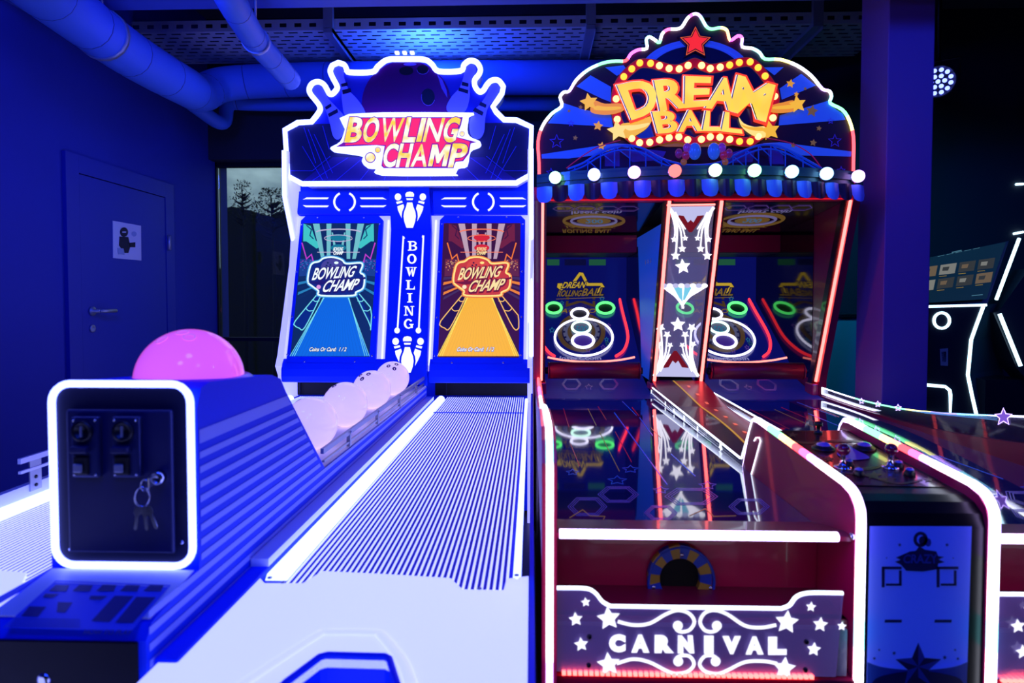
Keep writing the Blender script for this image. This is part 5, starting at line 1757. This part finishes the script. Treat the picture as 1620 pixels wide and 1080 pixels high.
# valance and face-down display
b = MB()
b.box(.052, .688, 4.18, 4.20, 1.665, 1.775, M_red); b.box(.052, .688, 4.20, 4.62, 1.662, 1.675, M_black)
va = b.build('bay_valance', DB)
copy_part(va, DS)
DPn = Plane((0, 3.36, 1.862), (0, .093, 1))
b = MB()
pr = [(3.36, 1.862), (4.179, 1.786), (4.179, 1.80), (3.36, 1.88)]
b.prism([(.052, y, z) for y, z in pr], (.636, 0, 0), pbr('display_glass', (4, 5, 24), .12, coat=.5))
ds = b.build('overhead_display', DB)
b = MB()
DVc = DV
def DI(pts, m, L=1): b.ink(DPn, DVc(pts), m, L)
Hx = {k: glow('display_' + k, c, s) for k, (c, s) in dict(gold=((120, 88, 34), .55), pale=((120, 112, 170), .6), cyan=((70, 110, 150), .6), violet=((84, 56, 140), .6), bg=((10, 14, 44), .4)).items()}
b.inkband(DPn, DVc(ellipse(310, 153, 148, 30, 40)), 4.5, Hx['gold'], 2, True); b.inkband(DPn, DVc(ellipse(310, 153, 112, 23, 36)), 3.0, Hx['pale'], 3, True)
b.ink(DPn, DVc(ellipse(310, 153, 84, 17, 30)), Hx['gold'], 2)
b.inktext(DPn, '200', DVc([(272, 143), (352, 145), (354, 162), (270, 162)]), Hx['cyan'], 4, .03)
b.inktext(DPn, 'Insert coin', DVc([(200, 104), (448, 102), (440, 117), (200, 119)]), Hx['pale'], 4, .02)
b.inktext(DPn, 'JACKPOT', DVc([(165, 176), (420, 176), (415, 186), (170, 186)]), Hx['gold'], 4, .02)
b.inktext(DPn, 'ROLLING BALL', DVc([(155, 194), (395, 194), (390, 210), (160, 210)]), Hx['gold'], 4, .02)
for cx in (160, 270, 380, 480):
    b.inkband(DPn, DVc(hexa(cx, 92, 52, 11)), 1.0, Hx['violet'], 3, True)
b.build('display_picture', ds)
copy_part(ds, DS)
b = MB()
b.box(.03, 1.64, 3.285, 3.345, 1.862, 1.90, M_red)
hb = b.build('header_beam', DB)
q = MB(); q.tube([(.03, 3.28, 1.866), (1.64, 3.28, 1.866)], .003, glow('red_seam', (220, 20, 40), 1.2), 6); q.build('beam_light', hb)

# ---- marquee
QP = Plane((0, 3.24, 0), (0, 1, 0))
Q2 = T(840, 10, 3)
oc = [(40, 890), (38, 740), (34, 640), (55, 568), (98, 510), (146, 474), (138, 432), (155, 408), (182, 402), (215, 350), (270, 302), (340, 270), (400, 260), (450, 258), (475, 225), (510, 206), (550, 200), (547, 160), (562, 145), (588, 160), (610, 172), (622, 132), (650, 110), (690, 108), (716, 98), (742, 58), (765, 40), (785, 36), (805, 50), (832, 96), (858, 108), (900, 102), (930, 115), (945, 162), (982, 140), (1002, 152), (1002, 192), (1050, 200), (1085, 220), (1110, 250), (1180, 252), (1260, 280), (1330, 330), (1382, 392), (1415, 402), (1426, 428), (1420, 460), (1476, 490), (1510, 540), (1530, 620), (1530, 740), (1528, 880)]
M_mq = pbr('marquee_maroon', (60, 4, 20), .5)
oo = [QP.at(p) for p in Q2(smooth(oc[1:-1], 3))]
oo = [QP.at(Q2(*oc[0]))] + oo + [QP.at(Q2(*oc[-1]))]
b = MB(); b.prism([p + Vector((0, .10, 0)) for p in oo], (0, -.095, 0), M_mq, M_frame)
mqd = b.build('marquee', DB)
b = MB()
cl = ['red', 'red', 'white', 'cyan', 'white', 'white', 'white', 'violet', 'white', 'cyan', 'green', 'green', 'red', 'magenta', 'magenta', 'white', 'cyan', 'cyan', 'white', 'green', 'white', 'pink', 'white', 'white', 'white', 'magenta', 'violet', 'violet', 'cyan', 'green', 'green', 'yellow', 'orange', 'magenta', 'magenta', 'violet', 'white', 'cyan', 'cyan', 'green', 'yellow', 'white', 'white', 'violet', 'white', 'cyan', 'green', 'green', 'yellow', 'red', 'red']
b.tube([p - Vector((0, .001, 0)) for p in oo], .0078, G_w, 8, cols=[RB[c] for c in cl])
b.build('neon_outline', mqd)
AQ = Plane((0, 3.245, 0), (0, 1, 0))
QL, QR = T(880, 80, 6), T(1100, 80, 6)
M_ray = pbr('marquee_ray_blue', (40, 84, 210), .5, emit=(36, 78, 200), es=.55)
M_nav = pbr('marquee_navy', (12, 18, 60), .3, coat=.3)
M_rb = pbr('bulb_track_red', (215, 18, 12), .4, emit=(150, 10, 6), es=.35)  # slight glow in the track for the red light of its bulbs
M_ys = pbr('print_yellow', (235, 170, 40), .35, emit=(240, 165, 30), es=.7)
M_ol = pbr('print_olive', (130, 100, 40), .4, emit=(130, 96, 40), es=.5)
M_vi = pbr('print_violet', (80, 60, 210), .4, emit=(50, 40, 170), es=.4)
M_lb = pbr('arch_light_blue', (70, 110, 220), .35, emit=(40, 70, 190), es=.4)
b = MB()
for C, pts in ((QL, [(192, 340), (325, 235), (520, 345), (518, 490), (430, 455)]), (QL, [(75, 500), (260, 560), (520, 610), (540, 730), (340, 712), (-80, 690), (-10, 600), (40, 560)]), (QL, [(465, 160), (640, 140), (672, 185), (575, 240)]),
               (QR, [(650, 160), (838, 158), (750, 235)]), (QR, [(800, 360), (1005, 220), (1142, 332), (820, 466)]), (QR, [(800, 615), (1255, 478), (1290, 530), (1400, 600), (1425, 658), (790, 710)]), (QR, [(640, 880), (800, 870), (1482, 958), (1476, 1006), (1000, 995)]),
               (Q2, [(50, 702), (400, 650), (480, 655), (440, 690), (180, 722), (52, 722)])):
    b.ink(AQ, C(pts), M_ray, 1)
# crest above the sign
b.ink(AQ, Q2(ellipse(780, 330, 268, 172, 40, 190, 350)), M_lb, 1); b.ink(AQ, Q2(ellipse(780, 335, 246, 160, 40, 190, 350)), M_ray, 2); b.ink(AQ, Q2(ellipse(780, 338, 238, 155, 40, 190, 350)), M_lb, 3); b.ink(AQ, Q2(ellipse(780, 340, 228, 150, 40, 190, 350)), M_nav, 4)
for cx, cy, r_, m in ((180, 497, 9, M_ol), (210, 625, 13, M_ol), (235, 480, 12, M_ol), (318, 568, 25, M_ys), (335, 663, 20, M_ys), (1230, 368, 22, M_ys), (1300, 392, 9, M_ol), (1258, 418, 13, M_ys), (1332, 498, 30, M_ol), (1365, 580, 14, M_ol), (1338, 648, 18, M_ol), (1243, 660, 14, M_ol), (1160, 720, 20, M_ol), (1195, 685, 14, M_ol), (372, 695, 18, M_ol)):
    b.ink(AQ, Q2(star_pts(cx, cy, r_, r_ * .5, -80)), m, 5)
for cx, cy, r_ in ((122, 643, 34), (1440, 640, 32), (190, 557, 15), (1420, 545, 15), (95, 790, 22), (1470, 780, 20)):
    b.inkband(AQ, Q2(star_pts(cx, cy, r_, r_ * .42)), 1.0, M_vi, 5, True)
b.build('printed_picture', mqd)
# sign board: navy field, red track with bulbs
SQ = Plane((0, 3.225, 0), (0, 1, 0))
tr_top = [(404, 490), (402, 440), (412, 385), (440, 335), (478, 298), (516, 272), (567, 272), (609, 283), (655, 296), (703, 298), (745, 282), (777, 268), (809, 282), (850, 296), (897, 290), (942, 280), (988, 268), (1039, 265), (1077, 292), (1110, 332), (1145, 385), (1158, 430), (1152, 480), (1147, 530), (1115, 590), (1078, 618), (1039, 642), (989, 642), (942, 632), (896, 622), (850, 620), (808, 632), (777, 645), (743, 634), (701, 620), (655, 624), (610, 634), (563, 646), (515, 648), (478, 627), (440, 590), (410, 540)]
lp_ = smooth(tr_top, 3, True)
b = MB()
b.ink(SQ, Q2(lp_), M_nav, 0, .018)
b.inkband(SQ, Q2(lp_), 46 / 3, pbr('track_edge', (150, 110, 40), .4, emit=(140, 70, 10), es=.3), 1, True)
b.inkband(SQ, Q2(lp_), 41 / 3, M_rb, 2, True)
sg = b.build('sign_board', mqd)
G_bw = glow('bulb_warm', (255, 206, 110), 3.4); G_by = glow('bulb_amber', (255, 170, 50), 2.2)
for i, (x, y) in enumerate([(440, 335), (478, 298), (516, 270), (567, 272), (609, 283), (655, 296), (703, 298), (745, 282), (809, 282), (850, 296), (897, 290), (942, 280), (988, 268), (1039, 265), (1077, 292), (1110, 332), (404, 440), (409, 537), (1155, 428), (1147, 530), (478, 627), (515, 648), (563, 646), (610, 634), (655, 624), (701, 620), (743, 634), (808, 632), (850, 620), (896, 622), (942, 632), (989, 642), (1039, 642), (1078, 618)]):
    c = SQ.at(Q2(x, y), .001)
    q = MB(); q.lathe([(.0168, 0), (.0165, .006), (.013, .012), (.007, .016), (.001, .0172)], G_by if (i in (0, 1, 2, 3, 11, 12, 13, 14, 15, 31, 32)) else G_bw, tuple(c), (0, -1, 0), 14)
    q.build('bulb', sg)
# comets
M_cy = pbr('comet_yellow', (110, 84, 6), .35, emit=(255, 190, 48), es=.9); M_co = pbr('comet_orange', (110, 70, 6), .35, emit=(245, 150, 40), es=.85)
M_cb = pbr('comet_bright', (120, 100, 40), .35, emit=(255, 215, 120), es=1.1)
CQ = Plane((0, 3.215, 0), (0, 1, 0))
for star, tail, m1, m2 in (((275, 455, 44), [(300, 448), (350, 462), (432, 462), (442, 492), (390, 512), (330, 514), (282, 498)], M_cy, M_co), ((412, 590, 52), [(425, 562), (500, 548), (575, 520), (560, 566), (520, 600), (455, 626)], M_cb, M_cy),
                           ((1135, 590, 48), [(985, 525), (1010, 555), (1060, 572), (1112, 572), (1110, 622), (1050, 612), (1000, 572)], M_cy, M_cb), ((1265, 465, 42), [(1140, 472), (1200, 455), (1248, 448), (1256, 492), (1200, 506), (1138, 502)], M_cy, M_co)):
    b = MB(); b.ink(CQ, Q2(smooth(tail, 4, True)), m2, 1)
    cx_ = sum(p[0] for p in tail) / len(tail); cy_ = sum(p[1] for p in tail) / len(tail)
    b.ink(CQ, Q2(smooth([(cx_ + (x - cx_) * .8, cy_ + (y - cy_) * .34) for x, y in tail], 4, True)), m1, 2)
    b.ink(CQ, Q2(star_pts(star[0], star[1], star[2], star[2] * .5, -100)), m1, 3, .004)
    b.build('comet', mqd)
# raised title letters
TQ = Plane((0, 3.20, 0), (0, 1, 0))
G_tr = glow('title_red_glow', (236, 58, 34), 1.35)
G_ty = grad_glow('title_face', ((255, 200, 70), (255, 218, 96)), 1.12, 6.0)
G_tw = glow('title_white_edge', (255, 236, 240), 1.2)
G_tb = pbr('title_blue_edge', (40, 40, 170), .4)
def title(ch, q, of):
    o = MB()
    o.inktext(TQ, ch, Q2(q), G_tr, 0, of, 0, 1, .014, shift=(0, 0))
    o.inktext(TQ, ch, Q2(q), G_tr, 1, of * .8, 0, 1, .0)
    o.inktext(TQ, ch, Q2(q), G_tw, 2, .03, 0, 1, .0, shift=(-3.2, -.6))
    o.inktext(TQ, ch, Q2(q), G_tb, 3, .03, 0, 1, .0, shift=(-1.8, -.2))
    o.inktext(TQ, ch, Q2(q), G_ty, 4, .032, 0, 1, .004)
    o.build('title_letter', mqd)
for ch, q in (('D', [(480, 532), (600, 492), (575, 345), (418, 380)]), ('R', [(618, 492), (728, 476), (716, 345), (592, 358)]), ('E', [(736, 476), (838, 468), (848, 342), (740, 338)]),
              ('A', [(838, 478), (958, 490), (962, 350), (880, 342)]), ('M', [(950, 492), (1108, 540), (1150, 380), (988, 335)])):
    title(ch, q, .075)
for ch, q in (('B', [(606, 600), (690, 594), (686, 498), (582, 505)]), ('A', [(706, 592), (806, 588), (788, 496), (722, 498)]), ('L', [(820, 588), (896, 588), (882, 502), (834, 500)]), ('L', [(910, 590), (996, 600), (978, 512), (924, 505)])):
    title(ch, q, .075)
# red star on the crest
b = MB()
b.ink(SQ, Q2(star_pts(780, 170, 88, 46, -90)), M_frame, 1, .02); b.ink(SQ, Q2(star_pts(780, 172, 76, 38, -90)), glow('star_orange', (236, 96, 40), .9), 3, .02)
b.ink(SQ, Q2(star_pts(780, 172, 68, 34, -90)), pbr('star_dark', (90, 10, 10), .3), 4, .022); b.ink(SQ, Q2(star_pts(780, 172, 60, 29, -90)), glow('star_red', (238, 40, 44), 1.1), 6, .026)
b.build('crest_star', mqd)
# roller-coaster cut-out and balloons in front of the marquee
VQ = Plane((0, 3.17, 0), (0, 1, 0))
M_rc = pbr('coaster_blue', (30, 90, 210), .35, emit=(14, 50, 150), es=.45)
M_pkl = pbr('coaster_pink', (190, 30, 90), .35, emit=(150, 20, 70), es=.4)
tk = smooth([(175, 772), (250, 742), (330, 692), (420, 662), (520, 670), (620, 722), (720, 750), (785, 754), (860, 748), (920, 730), (1000, 690), (1080, 660), (1160, 660), (1260, 702), (1380, 770)], 4)
b = MB()
b.tube([VQ.at(p) for p in Q2(tk)], .006, M_rc, 6)
b.tube([VQ.at(p) for p in Q2([(x, y + 26 - 10 * abs(x - 780) / 600) for x, y in tk])], .0045, M_rc, 6)
for i in range(2, len(tk) - 2, 3):
    x, y = tk[i]
    b.tube([VQ.at(Q2(x, y)), VQ.at(Q2(x, 800))], .0032, M_rc, 5)
    if y < 735:
        b.tube([VQ.at(Q2(x, y)), VQ.at(Q2(tk[min(i + 3, len(tk) - 1)][0], min(800, y + 55)))], .0028, M_rc, 5)
for pts in ([(170, 760), (250, 700), (330, 655), (430, 625)], [(1130, 615), (1250, 640), (1340, 690), (1390, 750)]):
    b.tube([VQ.at(p) + Vector((0, .04, 0)) for p in Q2(smooth(pts, 4))], .0028, M_pkl, 5)
b.build('coaster_cutout', mqd)
b = MB()
M_sc1, M_sc2, M_sc3 = pbr('fair_maroon', (80, 14, 60), .4), pbr('fair_violet', (60, 40, 150), .4, emit=(40, 24, 120), es=.3), pbr('fair_gold', (200, 140, 50), .4, emit=(170, 96, 16), es=.35)
b.ink(AQ, Q2([(170, 790), (250, 745), (330, 700), (430, 668), (520, 680), (640, 735), (780, 760), (920, 735), (1040, 680), (1150, 668), (1260, 705), (1390, 780), (1390, 800), (170, 800)]), M_sc1, 6)
for pts in ([(430, 690), (560, 680), (640, 690), (620, 730), (480, 740)], [(930, 700), (1010, 680), (1060, 690), (1050, 740), (920, 745)], [(350, 700), (420, 690), (420, 760), (350, 760)], [(1120, 680), (1190, 690), (1200, 750), (1130, 750)]):
    b.ink(AQ, Q2(pts), M_sc2, 7)
b.ink(AQ, Q2([(560, 655), (740, 640), (780, 655), (860, 640), (1000, 655), (900, 668), (640, 668)]), M_sc3, 8)
b.build('fairground_print', mqd)
BQ = Plane((0, 3.14, 0), (0, 1, 0))
for x, y, rx, ry, c in ((777, 688, 30, 40, (60, 120, 225)), (868, 688, 29, 40, (60, 120, 225)), (742, 672, 20, 24, (150, 60, 170)), (906, 672, 20, 24, (150, 60, 170)), (735, 708, 18, 22, (170, 40, 90)), (915, 708, 18, 22, (190, 40, 80)), (702, 698, 18, 23, (130, 40, 110)), (940, 698, 17, 22, (140, 40, 110)), (725, 738, 15, 16, (190, 110, 60)), (922, 738, 15, 16, (190, 110, 60))):
    c0 = BQ.at(Q2(x, y)); r_ = rx / 3 * 3.14 / 1000
    q = MB(); q.ball(c0, r_, pbr('balloon_%d_%d' % c[:2], c, .2, coat=.6, emit=c, es=.25), 16, 12, -1.0, (1, .45, ry / rx)); q.build('balloon', mqd)

# curved lamp rail and scalloped awning under it
def yb_(x): return 3.215 - .195 * (1 - ((x - .835) / .815) ** 2)
AX0, AX1 = .025, 1.645
M_rail = pbr('lamp_rail_green', (58, 96, 88), .4, coat=.2)
b = MB()
N = 40
xs_ = [AX0 + (AX1 - AX0) * k / N for k in range(N + 1)]
for (za, zc, dy) in ((1.918, 1.985, 0), (1.940, 1.965, -.012)):
    for a, c in zip(xs_[:-1], xs_[1:]):
        b.face([(a, yb_(a) + dy, za), (c, yb_(c) + dy, za), (c, yb_(c) + dy, zc), (a, yb_(a) + dy, zc)], M_rail)
        b.face([(a, yb_(a) + dy, zc), (c, yb_(c) + dy, zc), (c, yb_(c) + .05, zc), (a, yb_(a) + .05, zc)], M_rail)
        b.face([(a, yb_(a) + dy, za), (a, yb_(a) + .05, za), (c, yb_(c) + .05, za), (c, yb_(c) + dy, za)], M_rail)
b.face([(x, yb_(x), 1.985) for x in xs_] + [(AX1, 3.245, 1.985), (AX0, 3.245, 1.985)], M_rail)
b.face(([(x, yb_(x), 1.918) for x in xs_] + [(AX1, 3.245, 1.918), (AX0, 3.245, 1.918)])[::-1], M_red2)
rail = b.build('lamp_rail', DB)
b = MB()
M_aw1, M_aw2 = pbr('awning_blue', (120, 160, 250), .45), pbr('awning_maroon', (60, 6, 30), .4)
ns = 21; sw = (AX1 - AX0) / ns
for k in range(ns):
    xa_, xb_ = AX0 + sw * k, AX0 + sw * (k + 1)
    mm = M_aw1 if k % 2 == 0 else M_aw2
    xc = (xa_ + xb_) / 2
    def pt(x, z, push): return Vector((x, yb_(x) - push - .02 * math.sin(math.pi * min(1, max(0, (x - xa_) / sw))), z))
    grid = []
    for j in range(7):
        row = []
        for i in range(9):
            u = i / 8; x = xa_ + sw * u
            bot = 1.868 - .035 * math.sqrt(max(0, 1 - (2 * u - 1) ** 2))
            z = 1.917 + (bot - 1.917) * j / 6
            row.append(pt(x, z, .004 + .012 * j / 6))
        grid.append(row)
    for j in range(6):
        for i in range(8):
            b.face([grid[j + 1][i], grid[j + 1][i + 1], grid[j][i + 1], grid[j][i]], mm, True)
b.build('awning', DB)
for k, c in enumerate([(1.3, 4.0, 2.2), (1.3, 1.6, 7.0), (3.0, 1.2, 5.5), (2.2, .36, .34), (1.4, 3.6, 1.6), (.95, 4.0, 1.7), (1.1, 3.2, 4.6), (1.1, 2.6, 5.0), (3.0, 1.5, 5.0)]):
    x = .115 + .184 * k
    g = glowlin('lamp_%d' % k, c)
    q = MB(); q.lathe([(.030, 0), (.030, .012), (.024, .016)], M_chrome, (x, yb_(x) - .012, 1.953), (0, -1, 0), 18)
    q.ball((x, yb_(x) - .040, 1.953), .030, g, 20, 14, -1.0)
    q.build('lamp', rail)
# ================================================================== BACKGROUND
M_gc = pbr('dark_cabinet', (14, 20, 32), .35, coat=.2)
M_gs = pbr('grey_teal_side', (26, 60, 78), .4)
G_ice = glow('ice_neon', (190, 232, 255), 3.0)
g0 = Plane((0, 3.9, 0), (0, 1, 0))
GM = thing('video_game_cabinet', (2.75, 4.1, 0), 'dark video game cabinet with icy blue light lines and a menu screen, behind the pillar', 'arcade machine')
GC = T(1320, 50, 1.714)
SN = Vector((-.30, -.90, .33)).normalized()
GS = Plane((2.55, 3.72, 1.45), SN)
b = MB()
b.ink(GS, GC([(200, 622), (478, 562), (418, 738), (200, 748)]), M_gc, -30, .03)
gb = b.build('screen_housing', GM)
b = MB()
b.ink(GS, GC([(210, 622), (465, 570), (412, 725), (210, 738)]), glow('menu_dark', (14, 40, 58), .6), 1)
for r_ in range(2):
    for c_ in range(4):
        x = 236 + c_ * 52 - r_ * 6; y = 640 + r_ * 38 - c_ * 7
        b.ink(GS, GC([(x, y), (x + 44, y - 6), (x + 38, y + 22), (x - 5, y + 27)]), glow('menu_pic_%d' % ((c_ + r_) % 4), [(120, 100, 70), (140, 140, 130), (100, 80, 50), (90, 110, 110)][(c_ + r_) % 4], .7), 2)
        b.ink(GS, GC([(x + 6, y + 6), (x + 24, y + 4), (x + 20, y + 15), (x + 4, y + 16)]), glow('menu_pic_%d' % ((c_ + r_ + 2) % 4), (60, 60, 50), .7), 3)
        b.inkband(GS, GC([(x - 4, y + 31), (x + 16, y + 29)]), .8, glow('menu_yellow', (170, 140, 40), .7), 2)
for k in range(5):
    b.inkband(GS, GC([(280 + 24 * k, 610 - 5 * k), (298 + 24 * k, 606 - 5 * k)]), .7, glow('menu_line', (80, 130, 150), .7), 2)
b.inkband(GS, GC([(318, 599), (345, 593)]), 1.6, glow('menu_line', (80, 130, 150), .7), 2)
b.inkband(GS, GC([(372, 716), (402, 713)]), 1.3, glow('menu_line', (80, 130, 150), .7), 2)
b.build('menu_screen', gb)
# lower body: front and side faces
GF = Plane((2.5, 3.66, 1.0), (-.30, -.95, 0))
b = MB()
q_ = [GF.at(p) for p in GC([(190, 742), (412, 738), (366, 835), (358, 930), (392, 1080), (190, 1080)])]
fl = [Vector((q_[4].x + .05, q_[4].y, .0)), Vector((q_[5].x, q_[5].y, .0))]
b.prism(q_[:5] + fl + [q_[5]], -GF.n * .7, M_gc)
body = b.build('cabinet_body', GM)
b = MB()
GS2 = Plane(q_[1], (.62, -.78, 0))
side_ = [q_[1], q_[2], q_[3], q_[4], fl[0]]
sh_ = Vector((.75, .55, 0))
b.face([q_[1], q_[2], q_[2] + sh_, q_[1] + sh_], M_gs); b.face([q_[2], q_[3], q_[3] + sh_, q_[2] + sh_], M_gs); b.face([q_[3], q_[4], q_[4] + sh_, q_[3] + sh_], M_gs); b.face([q_[4], fl[0], fl[0] + sh_, q_[4] + sh_], M_gs)
b.build('side_face', body)
def gl(pts, w, name='light_line', pl=GF, off=.006):
    q = MB(); q.tube([pl.at(p, off) for p in GC(pts)], w, G_ice, 8); q.build(name, body)
gl([(190, 747), (255, 745), (412, 741)], .007)
gl([(404, 742), (386, 790), (370, 835), (361, 930), (372, 985), (388, 1055)], .009)
gl([(190, 952), (248, 957), (300, 962), (312, 972), (314, 985), (313, 1045), (215, 1028)], .009)
gl([(500, 562), (438, 727)], .009, pl=GS)
q = MB(); q.tube([GF.at(p, .008) for p in GC(ellipse(290, 783, 21, 21, 24))], .008, G_ice, 8, closed=True); q.build('light_ring', body)
q = MB(); q.ink(GF, GC([(286, 860), (308, 858), (308, 906), (288, 905)]), M_steel, 1, .006); q.ink(GF, GC([(290, 868), (303, 867), (303, 895), (292, 895)]), M_black, 1, .008); q.build('coin_slot', body)
# seat fin with light line at the edge of the frame
b = MB()
GX = Plane((3.0, 3.5, 1.0), (-.30, -.95, 0))
pts = [GX.at(p) for p in GC([(440, 762), (456, 758), (540, 640), (580, 640), (580, 1000), (505, 915)])]
b.prism([p - GX.n * .05 for p in pts] , -GX.n * .25, M_gc); b.prism([Vector((pts[3].x - .25, pts[3].y + .1, 0)), Vector((pts[3].x, pts[3].y + .1, 0)), Vector((pts[3].x, pts[3].y + .35, 0)), Vector((pts[3].x - .25, pts[3].y + .35, 0))], (0, 0, .9), M_gc)
fin = b.build('seat_shell', GM)
q = MB(); q.tube([GX.at(p) for p in GC([(448, 765), (505, 906)])], .010, G_ice, 8); q.build('light_line', fin)
# neon on the far wall
NP = Plane((0, 4.94, 0), (0, 1, 0))
for pts, lab in (([(492, 414), (512, 413)], 'short icy neon line high on the dark far wall'), ([(486, 548), (512, 543)], 'short icy neon line just above the game cabinet screen')):
    q = MB(); q.tube([NP.at(p) for p in GC(pts)], .009, G_ice, 8); o = q.build('wall_light', None, tuple(NP.at(GC(*pts[0])))); tag(o, lab, 'light')

# aqua lit cabinet between the carnival machine and the pillar
b = MB()
y_ = 4.35
tl_, br_ = Plane((0, y_, 0), (0, 1, 0)).at((1296, 503)), Plane((0, y_, 0), (0, 1, 0)).at((1352, 620))
M_tq = pbr('aqua_cabinet', (70, 150, 170), .35)
b.box(1.68, br_.x + .05, y_, y_ + .4, 0, tl_.z, M_tq, .01)
b.box(1.675, br_.x + .055, y_ - .01, y_ + .41, tl_.z, tl_.z + .03, M_gc, .004)
o = b.build('low_cabinet', None, (1.9, y_, 0)); tag(o, 'plain aqua-lit low cabinet standing between the carnival machine and the pillar', 'cabinet')

# stage light hanging beside the pillar, seen with its lamps on
HL = Plane((0, 3.9, 0), (0, 1, 0))
hc = HL.at((1484, 129))
L_ = thing('stage_light', tuple(hc), 'round blue stage light with a cluster of glowing lamps beside the pillar', 'stage light')
dirn = (CAM_LOC + Vector((-.4, 0, 0)) - hc).normalized()
b = MB(); b.lathe([(.06, -.14), (.085, -.10), (.092, 0), (.098, .012), (.09, .014), (.086, .002)], M_black, tuple(hc), dirn, 28)
b.build('lamp_can', L_)
G_spot = glow('stage_lamp_blue', (96, 110, 255), 6.0)
u = dirn.cross(Vector((0, 0, 1))).normalized(); w_ = u.cross(dirn)
for k, (a, r_) in enumerate([(0, 0)] + [(60 * i, .033) for i in range(6)] + [(30 * i + 15, .066) for i in range(12)]):
    c = hc + dirn * .006 + (u * math.cos(R(a)) + w_ * math.sin(R(a))) * r_
    q = MB(); q.lathe([(.0125, 0), (.011, .005), (.005, .008)], G_spot, tuple(c), dirn, 12); q.build('led_lens', L_)
b = MB()
b.tube([hc + u * .10 - dirn * .04, hc + u * .11 + Vector((0, 0, .12)), hc - u * .11 + Vector((0, 0, .12)), hc - u * .10 - dirn * .04], .007, M_black, 6)
b.tube([hc + Vector((0, 0, .12)), (hc.x, hc.y, ZC - .002)], .012, M_black, 8); b.build('yoke', L_)
